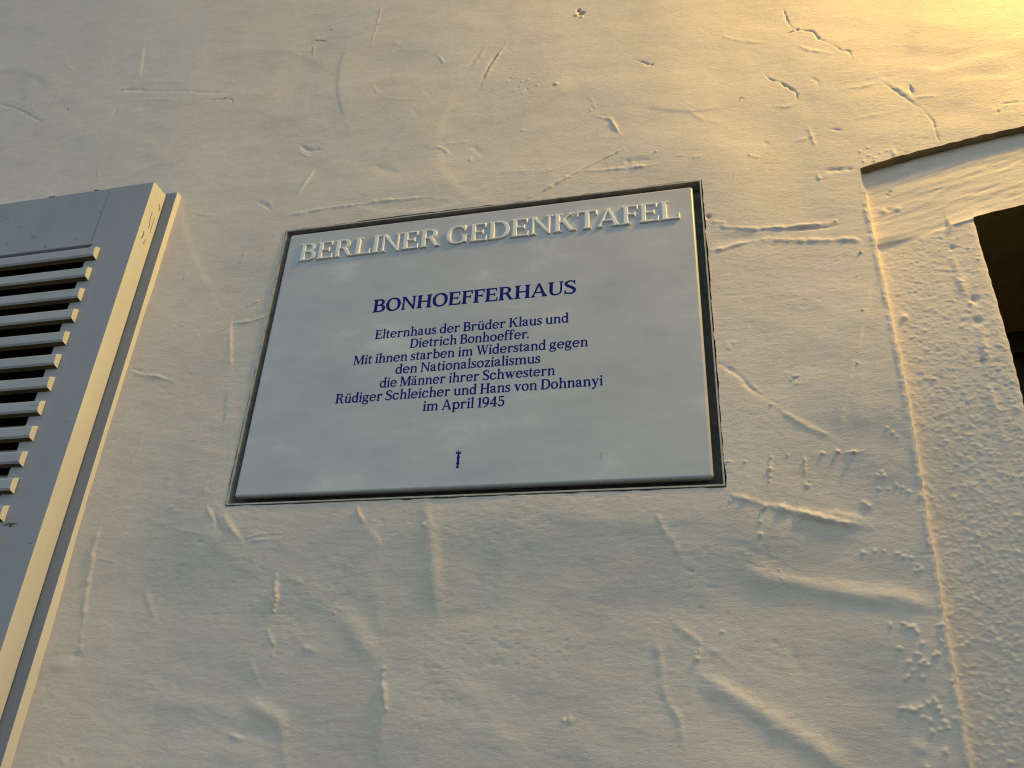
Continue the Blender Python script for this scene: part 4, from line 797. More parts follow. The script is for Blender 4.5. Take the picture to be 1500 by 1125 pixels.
# -- lettering: outlines in font units (cap height 700)
GLY = {"I":[8,262,["12,-15 8,-12 9,20 22,32 52,52 60,64 64,76 64,620 60,636 52,648 22,668 9,680 8,712 12,715 260,715 262,712 261,680 248,668 218,648 210,636 206,624 206,84 208,68 215,56 261,20 262,-12 256,-15"]],"H":[13,687,["16,-15 13,-12 14,20 27,32 57,52 65,64 69,76 69,616 67,632 60,644 14,680 13,712 16,715 264,715 267,712 266,680 253,668 223,648 217,640 212,628 212,387 488,387 488,628 483,640 477,648 447,668 434,680 433,712 436,715 684,715 687,712 686,680 673,668 643,648 635,636 631,624 631,84 633,68 640,56 686,20 687,-12 684,-15 436,-15 433,-12 434,20 447,32 477,52 483,60 488,72 488,313 212,313 212,72 217,60 223,52 253,32 266,20 267,-12 264,-15"]],"E":[8,557,["12,-15 8,-12 9,20 22,32 52,52 60,64 64,76 64,620 60,636 52,648 22,668 9,680 8,712 12,715 504,714 511,700 519,528 516,519 508,514 480,514 471,520 448,641 207,640 206,404 212,401 380,402 384,406 404,454 412,458 436,457 442,452 445,444 439,364 445,288 443,280 436,273 408,273 401,280 384,324 380,328 207,328 206,64 208,59 487,60 508,192 512,198 520,202 544,202 552,198 557,188 549,0 544,-14"]],"F":[8,489,["12,-15 8,-12 9,20 22,32 52,52 60,64 64,76 64,620 60,636 52,648 22,668 9,680 8,712 12,715 472,715 479,708 481,700 489,528 484,517 476,513 452,513 444,517 440,523 419,640 207,640 206,404 208,401 352,403 370,448 376,456 384,458 404,457 412,452 415,444 409,364 415,288 413,280 408,274 384,272 374,276 352,328 207,328 207,72 212,60 218,52 248,32 261,20 262,-12 256,-15"]],"L":[8,563,["12,-15 8,-12 9,20 22,32 52,52 60,64 64,76 64,620 60,636 52,648 22,668 9,680 8,712 12,715 260,715 262,712 261,680 248,668 218,648 210,636 206,624 207,60 492,59 514,208 524,216 552,216 560,211 563,200 554,-4 549,-12 540,-15"]],"T":[5,605,["180,-15 178,-12 179,20 192,32 222,52 230,64 234,76 233,640 76,641 54,512 44,504 16,504 8,509 5,520 13,700 15,708 20,713 28,715 588,714 595,708 597,700 605,520 604,512 596,504 568,503 560,507 556,512 535,640 376,640 376,76 380,64 388,52 418,32 431,20 432,-12 428,-15"]],"B":[8,572,["12,-15 8,-12 9,20 22,32 52,52 60,64 64,76 64,620 60,636 52,648 22,668 9,680 8,712 12,715 332,715 392,704 416,695 440,683 470,660 494,632 511,600 520,568 523,540 522,512 517,488 509,464 496,440 480,420 463,404 441,388 484,365 516,339 544,304 561,268 571,224 572,176 563,132 545,92 517,56 482,28 440,6 392,-8 336,-15","207,60 300,59 304,62 348,65 368,71 384,81 398,92 411,108 424,132 433,160 436,192 434,224 428,252 417,276 403,296 384,313 352,328 328,332 304,332 300,338 208,338 206,336","208,412 292,412 294,432 320,433 340,437 360,449 376,466 386,484 393,508 395,532 394,556 389,576 381,596 369,612 356,624 332,635 316,638 296,637 292,641 207,640 206,416"]],"D":[8,660,["12,-15 8,-12 9,20 22,32 52,52 60,64 64,76 64,620 60,636 52,648 22,668 9,680 8,712 12,715 304,715 364,712 412,702 454,688 496,667 532,642 557,620 580,595 600,568 619,536 633,504 644,472 653,436 658,400 660,360 659,316 655,276 647,240 636,204 623,172 605,140 584,110 544,68 500,35 452,11 396,-6 356,-13 316,-15","207,60 284,59 288,60 288,64 336,66 372,75 404,90 440,118 469,152 493,196 510,244 520,304 521,376 513,440 497,496 472,544 438,584 400,613 356,630 324,636 288,636 288,640 284,641 207,640"]],"R":[8,665,["12,-15 8,-12 9,20 22,32 52,52 60,64 64,76 64,620 60,636 52,648 22,668 9,680 8,712 12,715 324,715 364,710 396,703 428,691 455,676 476,660 493,644 509,624 520,604 530,580 536,556 537,504 528,460 507,420 479,388 456,371 429,356 430,352 571,72 660,33 665,24 665,0 663,-8 656,-14 648,-15 500,-15 492,-13 485,-4 308,306 304,308 208,308 206,304 207,72 212,60 218,52 248,32 261,20 262,-12 256,-15","206,384 208,382 284,382 288,384 288,408 320,408 344,415 368,430 387,452 397,472 403,496 405,524 403,552 396,576 386,596 372,613 356,625 336,634 316,638 292,638 284,641 207,640"]],"O":[26,694,["332,-28 296,-24 264,-17 232,-6 200,9 172,27 144,49 120,72 96,102 77,132 61,164 47,200 37,236 26,312 27,400 32,440 40,476 51,512 64,543 80,573 100,603 120,628 144,651 168,671 196,689 224,703 256,714 288,722 320,727 356,729 396,728 432,722 464,714 496,703 525,688 552,671 580,648 604,623 625,596 644,566 660,534 673,500 683,464 694,388 693,300 681,228 670,192 657,160 624,102 603,76 580,52 556,32 528,14 500,-1 468,-13 436,-22 404,-27","340,56 384,53 424,60 460,77 494,108 521,148 541,196 553,252 558,312 554,384 544,444 527,500 501,552 468,594 432,623 392,641 348,647 312,644 276,632 244,610 216,580 193,540 177,496 166,444 162,388 165,324 173,268 187,216 208,167 236,124 267,92 304,68"]],"K":[8,685,["12,-15 8,-12 9,20 22,32 52,52 60,64 64,76 64,620 60,636 52,648 22,668 9,680 8,712 12,715 256,715 262,712 261,680 248,668 218,648 212,640 207,628 206,416 208,411 441,664 421,680 420,712 424,715 612,715 615,712 614,680 564,644 556,628 554,604 480,604 476,602 360,476 570,84 680,33 685,24 685,0 683,-8 676,-14 668,-15 504,-15 496,-12 264,371 213,316 206,312 207,72 212,60 218,52 248,32 261,20 262,-12 256,-15"]],"N":[28,692,["572,-25 564,-15 556,-15 553,-12 553,0 551,4 168,562 167,76 171,64 179,52 209,32 222,20 223,-12 220,-15 28,-14 28,20 74,56 81,68 83,84 83,624 79,636 71,648 41,668 28,680 28,714 220,715 223,712 223,684 220,676 552,190 553,624 549,636 541,648 511,668 498,680 497,712 500,715 692,714 692,680 679,668 649,648 641,636 637,624 637,-16 632,-23 624,-27 580,-27"]],"M":[18,852,["20,-15 18,-12 19,20 65,56 72,68 74,84 74,624 70,636 62,648 32,668 19,680 18,712 20,715 204,715 216,710 440,199 648,709 652,713 660,715 848,715 852,712 851,680 805,644 798,632 796,616 796,76 800,64 808,52 838,32 851,20 852,-12 848,-15 604,-15 598,-12 599,20 612,32 642,52 650,64 654,76 654,528 652,534 445,-4 440,-11 432,-15 392,-15 382,-8 156,512 156,76 160,64 168,52 198,32 211,20 212,-12 208,-15"]],"A":[5,707,["8,-15 5,-12 6,20 54,56 62,72 64,97 84,97 90,100 304,720 308,726 316,730 372,730 379,728 386,720 625,100 628,97 654,96 656,72 663,56 706,20 707,-12 704,-15 448,-14 448,20 462,32 489,48 494,52 494,56 456,188 452,194 204,194 200,189 151,52 184,32 198,20 199,-12 196,-15","229,268 232,266 428,266 432,268 344,572 340,569"]],"U":[8,651,["292,-24 252,-17 220,-7 188,7 156,27 136,46 116,72 99,104 84,140 73,176 66,232 64,236 64,624 60,636 52,648 22,668 9,680 8,712 12,715 256,715 262,712 261,680 248,668 218,648 210,636 206,624 205,188 220,128 227,112 237,100 260,82 288,67 312,59 340,56 376,59 412,68 436,79 460,95 482,116 494,132 502,152 512,188 515,260 515,624 511,636 503,648 473,668 460,680 459,712 464,715 648,715 651,712 650,680 637,668 607,648 599,636 595,624 595,240 588,168 567,108 551,80 526,52 488,22 452,1 416,-12 372,-22 328,-26"]],"W":[5,900,["284,-25 278,-16 83,600 80,603 55,604 54,628 47,644 6,680 5,712 8,715 228,715 231,712 230,680 220,668 199,652 199,648 320,204 324,200 419,580 412,602 386,604 385,628 380,644 355,680 355,712 360,715 560,714 560,680 550,668 529,652 529,648 652,197 765,644 765,648 761,652 736,668 723,680 722,712 728,715 896,715 900,712 899,680 854,644 846,628 845,604 828,603 823,600 672,-21 660,-27 620,-27 612,-23 608,-17 460,451 456,447 345,-4 344,-16 340,-23 332,-27 292,-27"]],"S":[46,536,["248,-24 208,-15 180,-4 140,15 116,30 105,-8 100,-16 92,-20 68,-20 56,-14 53,-4 53,196 56,204 68,210 88,209 96,204 124,116 132,104 144,93 168,80 200,67 236,58 264,55 292,57 324,65 356,78 385,96 395,108 403,132 407,172 406,192 397,208 380,226 324,272 288,297 172,360 136,388 108,416 78,456 64,480 55,504 48,532 46,556 53,596 59,612 72,633 90,652 104,663 164,696 228,719 276,728 320,725 352,717 380,707 436,678 452,716 460,720 488,719 496,714 499,704 499,520 497,512 492,507 468,505 460,507 455,512 434,592 424,607 404,620 372,635 328,647 308,649 292,648 252,632 200,598 180,580 172,568 178,548 189,528 205,508 230,484 260,465 368,409 432,363 472,328 498,300 519,268 532,236 536,212 535,168 528,140 517,108 494,64 478,44 460,27 436,11 412,0 356,-18 296,-27"]],"G":[25,717,["360,-28 316,-24 272,-15 232,-1 197,16 164,38 132,65 104,97 80,132 59,172 44,212 33,256 27,300 25,352 27,404 35,452 47,496 60,530 76,562 95,592 118,620 144,646 172,668 200,686 232,701 272,715 312,724 356,728 404,727 444,723 480,715 512,704 556,682 560,683 580,731 588,735 616,734 623,728 625,720 627,500 625,492 620,487 612,485 584,485 576,488 571,496 560,556 532,560 504,594 472,620 452,631 428,640 404,645 376,647 344,645 316,638 288,626 260,607 236,584 215,556 197,524 183,488 168,424 163,352 167,280 183,212 208,156 240,112 260,93 280,79 322,60 348,55 380,53 408,56 432,61 456,71 478,84 498,100 517,120 519,128 518,248 513,260 507,268 477,288 464,300 464,334 712,335 717,332 716,300 703,288 673,268 667,260 662,248 661,144 675,140 661,116 660,26 568,25 521,0 472,-17 420,-26"]],"n":[12,548,["28,-15 26,-12 27,20 38,32 63,52 71,64 74,76 74,388 72,391 24,399 16,404 12,416 13,432 16,438 72,461 74,464 74,492 80,495 160,495 180,501 188,499 196,492 196,444 200,444 225,464 260,485 288,496 316,501 344,500 376,494 404,482 432,464 447,448 461,428 501,344 501,76 504,64 512,52 537,32 548,20 548,-14 332,-14 332,20 343,32 368,52 378,72 379,320 365,372 357,392 336,409 320,415 308,416 280,409 243,388 221,368 196,336 197,72 207,52 232,32 243,20 244,-12 240,-15"]],"m":[12,834,["28,-15 26,-12 27,20 38,32 63,52 71,64 74,76 74,388 69,392 20,401 13,408 12,428 14,436 20,441 72,461 74,464 74,492 76,495 160,495 180,501 188,499 196,492 196,444 236,474 280,495 320,501 356,497 388,486 420,467 440,446 460,412 464,410 481,432 496,447 524,469 548,483 568,492 592,499 632,500 664,493 700,477 724,458 742,436 757,408 786,340 787,72 797,52 822,32 833,20 834,-12 832,-15 620,-15 616,-12 617,20 628,32 653,52 663,72 664,320 651,372 643,392 624,408 600,416 572,409 536,389 514,368 491,336 492,72 502,52 527,32 538,20 539,-12 536,-15 324,-15 321,-12 322,20 333,32 358,52 368,72 369,320 356,372 348,392 328,409 304,416 276,409 240,388 219,368 196,336 197,72 207,52 232,32 243,20 244,-12 240,-15"]],"h":[12,549,["28,-15 26,-12 27,20 38,32 63,52 71,64 74,76 74,652 72,657 20,666 12,676 12,696 20,706 72,726 74,728 74,756 76,760 160,760 184,766 196,760 196,444 200,444 232,469 268,488 296,498 324,501 356,498 392,488 421,472 448,447 465,420 501,344 502,72 512,52 537,32 548,20 549,-12 544,-15 332,-14 332,20 343,32 368,52 378,72 379,320 365,372 357,392 336,409 320,415 308,416 280,409 243,388 221,368 196,336 197,72 207,52 232,32 243,20 244,-12 240,-15"]],"l":[12,244,["28,-15 26,-12 27,20 38,32 63,52 71,64 74,76 74,652 72,657 20,666 12,676 12,696 20,706 72,726 74,728 74,756 76,760 160,760 184,766 196,760 196,76 199,64 207,52 232,32 243,20 244,-12 240,-15"]],"i":[12,244,["28,-15 26,-12 27,20 38,32 63,52 71,64 74,76 74,388 69,392 20,401 12,412 13,432 20,441 72,461 74,464 74,492 76,495 160,495 184,501 196,492 196,76 199,64 207,52 232,32 243,20 244,-12 240,-15","112,576 88,589 70,612 62,640 66,668 79,692 100,709 128,718 156,715 180,702 199,680 208,652 205,624 192,599 181,588 168,580 140,572"]],"u":[19,544,["244,-24 196,-13 152,9 116,40 100,60 88,80 78,104 69,140 69,388 68,392 32,399 24,403 19,412 20,433 28,442 68,459 69,492 72,495 156,495 176,501 184,499 191,492 191,176 197,132 204,112 212,98 223,84 236,74 264,62 300,61 324,68 348,85 364,108 374,136 374,388 372,392 336,399 328,404 324,412 325,432 332,441 374,460 374,492 376,495 460,495 480,501 488,499 496,492 496,76 499,64 507,52 532,32 543,20 544,-12 540,-15 372,-14 344,-21 312,-26 276,-27"]],"ü":[19,544,["244,-24 196,-13 152,9 116,40 100,60 88,80 78,104 69,140 69,388 68,392 32,399 24,403 19,412 20,433 28,442 68,459 69,492 72,495 156,495 176,501 184,499 191,492 191,176 197,132 204,112 212,98 223,84 236,74 264,62 300,61 324,68 348,85 364,108 374,136 374,388 372,392 336,399 328,404 324,412 325,432 332,441 374,460 374,492 376,495 460,495 480,501 488,499 496,492 496,76 499,64 507,52 532,32 543,20 544,-12 540,-15 372,-14 344,-21 312,-26 276,-27","176,576 153,588 136,608 128,632 130,656 141,680 160,697 184,706 212,705 236,693 252,675 261,652 260,624 249,600 228,582 204,574","364,575 340,586 323,604 314,628 315,656 326,680 344,697 368,706 396,705 420,694 437,676 446,652 445,624 434,600 416,583 392,574"]],"o":[30,530,["236,-24 184,-11 140,12 101,44 70,84 47,132 34,184 30,244 35,304 49,352 72,399 101,436 140,468 180,489 228,503 280,507 332,503 380,489 424,465 462,432 492,392 514,344 527,292 530,232 525,176 511,128 490,84 460,45 424,15 384,-7 340,-21 292,-27","274,56 304,56 328,62 352,76 371,96 386,120 398,152 405,188 406,228 403,272 396,308 382,344 366,372 344,397 320,413 296,422 268,425 244,422 220,412 200,397 184,377 171,352 160,320 155,288 154,252 156,212 163,176 174,144 188,117 207,92 228,74 252,61"]],"d":[35,551,["228,-25 200,-18 176,-9 132,16 112,34 92,56 76,79 62,104 43,160 35,220 38,288 51,348 72,394 100,434 136,467 176,489 224,504 276,508 324,503 352,496 376,486 379,488 379,652 376,657 328,665 322,668 317,676 319,700 328,708 379,728 380,760 464,760 484,766 492,765 500,760 501,756 501,320 507,284 509,248 508,204 501,160 501,76 504,64 512,52 538,32 550,20 551,-12 548,-15 384,-15 380,-14 376,-6 344,-18 308,-26 268,-28","258,60 280,57 300,59 320,66 336,77 350,92 363,112 373,136 379,160 379,292 363,344 344,377 320,403 292,418 264,423 240,420 221,412 204,399 188,380 175,356 166,328 160,296 158,264 160,224 165,188 174,156 185,128 200,103 216,84 236,69"]],"b":[27,559,["276,-24 244,-16 212,-3 208,-5 92,-5 89,0 89,180 85,240 89,300 89,652 88,656 40,664 32,668 27,676 27,692 29,700 36,707 88,727 89,756 92,760 176,760 196,766 204,764 211,756 212,483 260,501 288,506 316,508 372,504 400,496 424,487 468,459 504,422 532,375 551,320 557,284 559,248 558,208 553,172 545,140 533,108 519,80 502,56 480,32 456,12 432,-3 404,-15 376,-23 344,-27 308,-28","308,60 332,57 356,61 376,70 397,88 412,110 424,140 432,173 435,212 434,256 428,296 418,332 404,361 385,388 364,407 340,419 316,423 296,421 280,417 264,408 247,392 233,372 224,352 216,328 211,300 211,212 218,176 228,144 244,112 262,88 284,70"]],"p":[27,562,["36,-220 33,-216 33,-188 35,-184 78,-152 86,-140 89,-128 89,388 84,392 40,399 32,403 27,412 27,428 29,436 36,442 88,462 89,492 92,495 176,495 196,501 204,499 211,492 212,482 244,495 272,503 304,507 340,508 368,505 396,498 420,490 444,478 484,447 516,409 540,364 555,312 562,252 559,188 546,132 524,84 499,48 468,19 432,-4 392,-20 348,-27 296,-27 252,-18 212,-2 212,-132 216,-144 222,-152 265,-184 267,-188 267,-216 264,-220","311,60 336,57 360,61 380,70 400,88 416,112 427,140 436,176 438,212 437,256 432,292 422,328 408,360 388,388 368,406 344,418 320,423 296,421 276,413 260,402 244,384 230,360 220,332 214,300 212,268 213,228 217,192 225,160 236,132 252,104 268,85 288,70"]],"c":[32,526,["244,-24 192,-12 144,12 104,44 73,84 50,132 36,184 32,244 38,304 53,356 75,400 104,436 143,468 184,489 232,502 288,507 340,502 376,493 412,477 443,456 469,432 500,392 488,388 489,368 483,348 470,328 452,314 432,307 408,307 384,316 364,335 357,348 352,364 351,380 354,396 348,403 332,413 304,422 272,423 244,416 220,402 198,380 181,352 168,320 161,284 158,240 161,196 170,156 183,124 204,93 232,70 260,59 296,57 328,65 356,83 380,112 398,148 526,148 508,104 486,68 456,35 420,8 380,-11 340,-22 296,-27"]],"e":[27,533,["240,-24 188,-12 144,9 103,40 70,80 46,128 32,180 27,240 32,300 46,352 68,396 99,436 136,466 177,488 224,502 276,507 332,503 373,492 412,474 444,451 475,420 499,384 517,344 528,300 533,256 510,252 510,232 508,230 460,230 452,228 152,228 153,200 159,168 168,140 180,116 196,94 212,78 232,65 252,58 272,55 296,56 316,60 336,70 355,84 369,100 384,123 395,148 455,148 455,40 440,25 396,-2 348,-19 296,-26","156,296 404,296 397,324 388,349 375,372 360,391 344,405 324,417 304,423 280,425 256,423 236,417 216,405 200,391 185,372 172,349 163,324"]],"a":[50,508,["200,-16 164,-10 132,3 108,20 86,44 64,80 54,108 51,136 55,168 65,196 78,216 100,238 119,252 156,268 300,310 300,368 298,392 292,404 282,416 268,427 256,433 240,436 220,436 188,430 176,422 165,408 174,388 177,372 175,356 168,340 160,329 148,320 136,315 120,313 96,318 76,334 53,380 50,400 56,417 72,437 121,476 148,493 176,502 204,507 240,508 276,506 324,495 360,478 385,456 403,428 415,388 420,320 419,168 421,80 426,72 440,63 476,72 492,69 500,64 505,56 508,40 504,30 496,21 464,-2 440,-11 412,-11 380,-3 352,13 332,33 300,10 268,-6 236,-15","223,64 240,64 264,73 289,88 305,104 300,160 300,231 268,219 224,196 192,174 177,156 173,144 173,128 177,108 185,88 190,80 200,73"]],"ä":[50,508,["200,-16 164,-10 132,3 108,20 86,44 64,80 54,108 51,136 55,168 65,196 78,216 100,238 119,252 156,268 300,310 300,368 298,392 292,404 282,416 268,427 256,433 240,436 220,436 188,430 176,422 165,408 174,388 177,372 175,356 168,340 160,329 148,320 136,315 120,313 96,318 76,334 53,380 50,400 56,417 72,437 121,476 148,493 176,502 204,507 240,508 276,506 324,495 360,478 385,456 403,428 415,388 420,320 419,168 421,80 426,72 440,63 476,72 492,69 500,64 505,56 508,40 504,30 496,21 464,-2 440,-11 412,-11 380,-3 352,13 332,33 300,10 268,-6 236,-15","223,64 240,64 264,73 289,88 305,104 300,160 300,231 268,219 224,196 192,174 177,156 173,144 173,128 177,108 185,88 190,80 200,73","136,572 112,582 95,600 86,624 86,648 97,672 116,690 140,699 164,698 188,688 206,668 214,644 213,620 202,596 184,580 160,571","316,572 292,582 275,600 266,624 266,648 277,672 296,690 320,699 344,698 368,688 386,668 394,644 393,620 382,596 364,580 340,571"]],"r":[12,435,["28,-15 26,-12 27,20 38,32 63,52 71,64 74,76 74,388 72,391 24,399 16,404 12,416 13,432 16,438 72,461 74,464 74,492 80,495 160,495 180,501 188,499 196,492 196,448 220,467 248,482 280,495 312,501 344,497 380,478 398,472 410,464 422,452 429,440 434,424 435,408 427,380 419,368 405,356 388,348 372,345 356,346 340,351 326,360 314,372 305,388 300,408 296,408 268,399 244,384 227,364 196,320 197,72 207,52 232,32 243,20 244,-12 240,-15"]],"s":[45,402,["200,-24 156,-15 124,-1 100,13 91,-12 84,-19 56,-19 50,-16 45,-8 45,144 47,152 52,158 60,160 76,160 84,156 111,92 120,78 148,61 184,50 204,49 220,52 244,62 264,74 284,92 289,104 292,120 291,128 285,136 252,166 153,224 116,255 87,284 66,312 54,340 49,376 54,404 67,432 88,455 124,477 164,493 208,503 240,503 280,494 316,477 320,479 325,492 332,499 364,499 371,492 373,484 373,344 370,336 365,332 340,330 332,335 323,364 304,408 288,420 256,432 232,434 215,428 184,407 167,392 159,380 164,369 174,356 212,322 304,273 356,232 376,210 390,188 398,168 402,144 400,108 390,76 374,48 352,24 320,4 276,-14 232,-24"]],"t":[35,344,["196,-21 164,-8 139,12 119,40 105,80 98,124 96,168 99,420 96,422 40,422 35,424 35,492 40,494 104,495 115,536 133,572 140,582 149,588 160,619 172,625 208,625 219,616 220,496 224,494 332,494 335,488 335,428 332,422 224,422 221,420 220,148 224,84 227,72 233,64 244,58 256,56 312,79 324,80 333,76 341,68 344,60 344,48 336,36 304,8 272,-14 252,-21 232,-24"]],"f":[30,411,["44,-15 41,-12 42,20 53,32 78,52 86,64 89,76 89,420 84,422 32,422 30,424 30,492 32,494 84,494 89,496 89,612 96,620 101,652 110,680 127,708 156,736 184,754 220,768 248,771 284,769 316,762 344,751 360,750 376,745 390,736 400,725 407,712 411,696 410,680 405,664 396,650 384,639 372,633 356,629 340,630 328,633 315,640 302,652 284,688 256,694 244,693 232,682 220,664 213,644 211,580 212,495 340,494 345,492 344,423 216,422 211,420 211,76 214,64 222,52 250,32 262,20 263,-12 260,-15"]],"v":[10,525,["248,-25 240,-16 82,396 80,399 55,400 55,420 52,428 45,436 19,452 12,460 10,464 10,492 16,495 236,495 240,492 240,464 238,460 231,452 212,440 304,190 394,436 367,452 359,460 357,464 357,492 360,495 524,494 525,464 523,460 515,452 488,436 481,428 477,420 476,399 456,399 454,396 303,-20 292,-27"]],"y":[10,525,["96,-221 80,-216 67,-208 56,-196 49,-184 45,-172 44,-156 47,-140 53,-128 72,-109 84,-103 100,-99 116,-100 128,-104 152,-120 164,-121 172,-118 190,-100 214,-64 229,-36 241,-4 83,396 80,399 55,400 55,420 52,428 45,436 19,452 12,460 10,464 10,492 16,495 236,495 240,492 240,464 238,460 231,452 212,440 304,193 308,198 394,436 367,452 359,460 357,464 357,492 360,495 524,494 525,464 523,460 515,452 488,436 481,428 477,420 476,399 456,399 453,396 326,56 330,44 329,32 297,-68 282,-104 261,-144 232,-183 216,-197 200,-206 180,-214 160,-218 112,-223"]],"w":[10,783,["240,-26 230,-16 81,396 76,399 56,399 55,420 52,428 45,436 19,452 12,460 10,464 10,492 12,495 220,494 221,464 215,452 206,444 206,440 296,186 300,189 356,336 336,396 332,399 314,400 309,492 312,495 484,494 485,464 473,448 466,428 552,184 650,436 649,440 627,452 619,460 617,464 617,492 620,495 780,495 783,492 783,464 781,460 773,452 742,432 735,420 734,400 712,399 708,397 550,-16 544,-24 536,-27 500,-27 492,-25 487,-20 392,238 293,-20 288,-25 280,-27"]],"z":[33,451,["48,-15 45,-12 45,4 36,5 33,8 45,28 45,56 48,59 60,59 64,61 271,420 112,421 94,336 84,330 56,331 48,336 45,344 45,480 47,488 52,493 60,495 416,495 420,492 420,476 440,475 442,472 421,436 420,424 412,420 203,60 375,60 401,156 412,165 440,164 448,159 451,148 445,0 440,-12 436,-15"]],"g":[35,534,["208,-212 172,-206 136,-197 112,-187 92,-175 75,-160 58,-140 44,-113 38,-92 35,-72 36,-56 47,-24 68,7 104,48 91,64 81,84 76,104 75,124 79,144 85,156 112,188 92,206 75,228 62,252 53,280 49,308 49,340 53,368 61,396 82,432 112,462 148,484 192,499 240,505 292,502 336,491 376,471 404,496 428,506 456,506 508,496 524,484 534,464 534,444 523,424 508,414 492,410 472,413 440,425 430,416 442,388 448,364 452,336 451,304 446,276 438,252 425,228 408,206 372,177 328,156 296,149 260,145 220,146 184,153 164,128 165,124 172,120 196,116 276,111 356,111 384,108 420,98 452,81 472,65 489,48 503,28 514,4 519,-24 518,-48 513,-72 504,-96 485,-128 467,-148 436,-169 396,-187 340,-205 296,-213 256,-216","231,-140 272,-142 300,-137 336,-125 376,-105 396,-90 403,-80 408,-60 404,-36 386,-20 364,-10 264,-3 172,13 152,-8 130,-48 125,-64 130,-88 142,-108 160,-120 196,-133","226,224 240,221 260,221 276,225 292,232 306,244 318,260 326,276 331,296 334,320 333,344 329,364 321,384 312,399 300,412 284,422 268,428 252,429 232,428 216,422 204,415 183,392 175,376 169,356 166,312 169,292 176,272 184,256 196,242 209,232"]],"1":[45,319,["72,-14 72,20 85,32 115,52 123,64 127,76 127,556 124,560 64,550 53,552 48,556 45,564 45,592 52,603 127,656 128,705 196,705 212,715 248,714 262,704 263,700 263,76 267,64 275,52 305,32 318,20 319,-12 316,-15"]],"4":[15,525,["244,-15 242,-12 243,20 256,32 281,48 289,56 296,68 298,80 297,164 16,166 15,244 40,245 43,248 296,644 298,712 300,715 428,715 432,712 432,248 436,245 525,244 524,166 432,164 432,80 434,68 441,56 449,48 474,32 487,20 488,-12 484,-15","132,248 136,245 292,245 298,248 298,472 296,478"]],"5":[20,479,["228,-28 188,-23 152,-13 116,5 84,29 56,37 44,45 33,56 26,68 21,84 20,100 23,116 38,140 52,151 64,157 92,160 112,154 128,144 141,128 148,111 152,129 172,92 184,78 200,66 216,58 232,54 252,54 268,56 296,70 321,96 339,132 350,176 352,232 344,284 335,308 325,328 313,344 300,357 280,369 260,375 236,376 216,372 196,362 180,348 164,326 152,301 148,345 136,348 101,368 96,375 105,712 108,715 444,714 444,606 175,604 166,452 168,448 196,455 224,458 284,456 336,443 380,421 418,388 448,347 468,300 479,244 479,184 469,132 449,84 420,44 400,24 380,9 336,-13 284,-26"]],"9":[35,519,["148,-32 137,-24 131,-12 130,0 136,13 156,27 236,67 276,96 303,124 327,156 346,188 358,220 320,212 288,209 252,210 216,215 184,224 156,237 128,255 104,277 81,304 64,332 51,364 42,396 36,436 35,476 38,512 45,548 61,592 86,632 116,665 156,693 200,711 244,720 296,720 344,713 392,694 415,680 436,663 455,644 472,621 497,572 507,540 513,508 519,388 516,332 504,276 482,208 456,152 421,104 384,67 332,29 284,4 168,-34 156,-35","248,296 272,292 300,295 320,304 340,320 356,340 369,364 379,396 385,428 387,468 384,508 378,540 366,572 352,596 332,618 312,630 288,637 264,637 244,633 224,622 208,608 192,588 180,564 171,536 165,504 163,468 164,432 170,400 179,368 192,343 208,322 228,305"]],".":[40,190,["96,-25 80,-18 68,-10 49,12 40,40 43,68 49,84 57,96 80,114 108,123 136,120 160,108 172,97 181,84 190,56 187,28 181,12 173,0 152,-17 124,-26"]]}
GLY = {k: (v[0], v[1], [np.array([[float(c) for c in p.split(',')] for p in s.split()]) for s in v[2]]) for k, v in GLY.items()}
KERN = {'KT': -18, 'TA': -62, 'AF': -14, 'FE': -6, 'RH': -8, 'HA': -18, 'AU': -14, 'ff': -62, 'fe': -30, 'ef': -14, 'r.': -58, 'Wi': -20, 'rs': -10, 'Kl': -10, 'RL': -14, 'vo': -12, 'ny': -8, 'yi': -8, 'we': -8, 'hw': -6, 'Ap': -10, 'te': -8, 'st': -8, 'ta': -4}
def layout(text, cap, x0, x1, space=215, gap=34):
    """-> [(glyph, x offset of its left edge in m)], scale x, scale z ; spaced to fill x0..x1"""
    s = cap / 700.0; pos = []; pen = 0; last = None
    for i, ch in enumerate(text):
        if ch == ' ': pen += space; last = None; continue
        if last: pen += KERN.get(last + ch, 0)
        a, b, L = GLY[ch]; pos.append((ch, pen)); pen += (b - a) + gap; last = ch
    wd = (pen - gap) * s; fx = (x1 - x0) / wd
    return [(ch, x0 + p * s * fx) for ch, p in pos], s * fx, s
def flat_line(name, text, cap, x0, x1, zb, mat, y=-0.00012):
    lay, sx, sz = layout(text, cap, x0, x1)
    cu = bpy.data.curves.new('tmp', 'CURVE'); cu.dimensions = '2D'; cu.fill_mode = 'FRONT'
    for ch, ox in lay:
        a, b, L = GLY[ch]
        for c in L:
            sp = cu.splines.new('POLY'); sp.points.add(len(c) - 1); sp.use_cyclic_u = True
            for p, (gx, gz) in zip(sp.points, c): p.co = (ox + (gx - a) * sx, zb + gz * sz, 0, 1)
    return curve_part(name, cu, mat, y), sx
def curve_part(name, cu, mat, y):
    tmp = bpy.data.objects.new('tmp', cu); C.objects.link(tmp)
    dg = bpy.context.evaluated_depsgraph_get(); me = bpy.data.meshes.new_from_object(tmp.evaluated_get(dg))
    bpy.data.objects.remove(tmp); bpy.data.curves.remove(cu)
    co = np.empty(len(me.vertices) * 3, np.float32); me.vertices.foreach_get('co', co); co = co.reshape(-1, 3)
    me.vertices.foreach_set('co', np.stack([co[:, 0], np.full(len(co), y, np.float32), co[:, 1] + Z0], -1).ravel().astype(np.float32)); me.update()
    me.name = name; me.materials.clear()
    return link(name, me, mat, plq)
flat_line('inscription_heading', 'BONHOEFFERHAUS', 0.0206, -0.1448, 0.1420, 0.0542, ink)
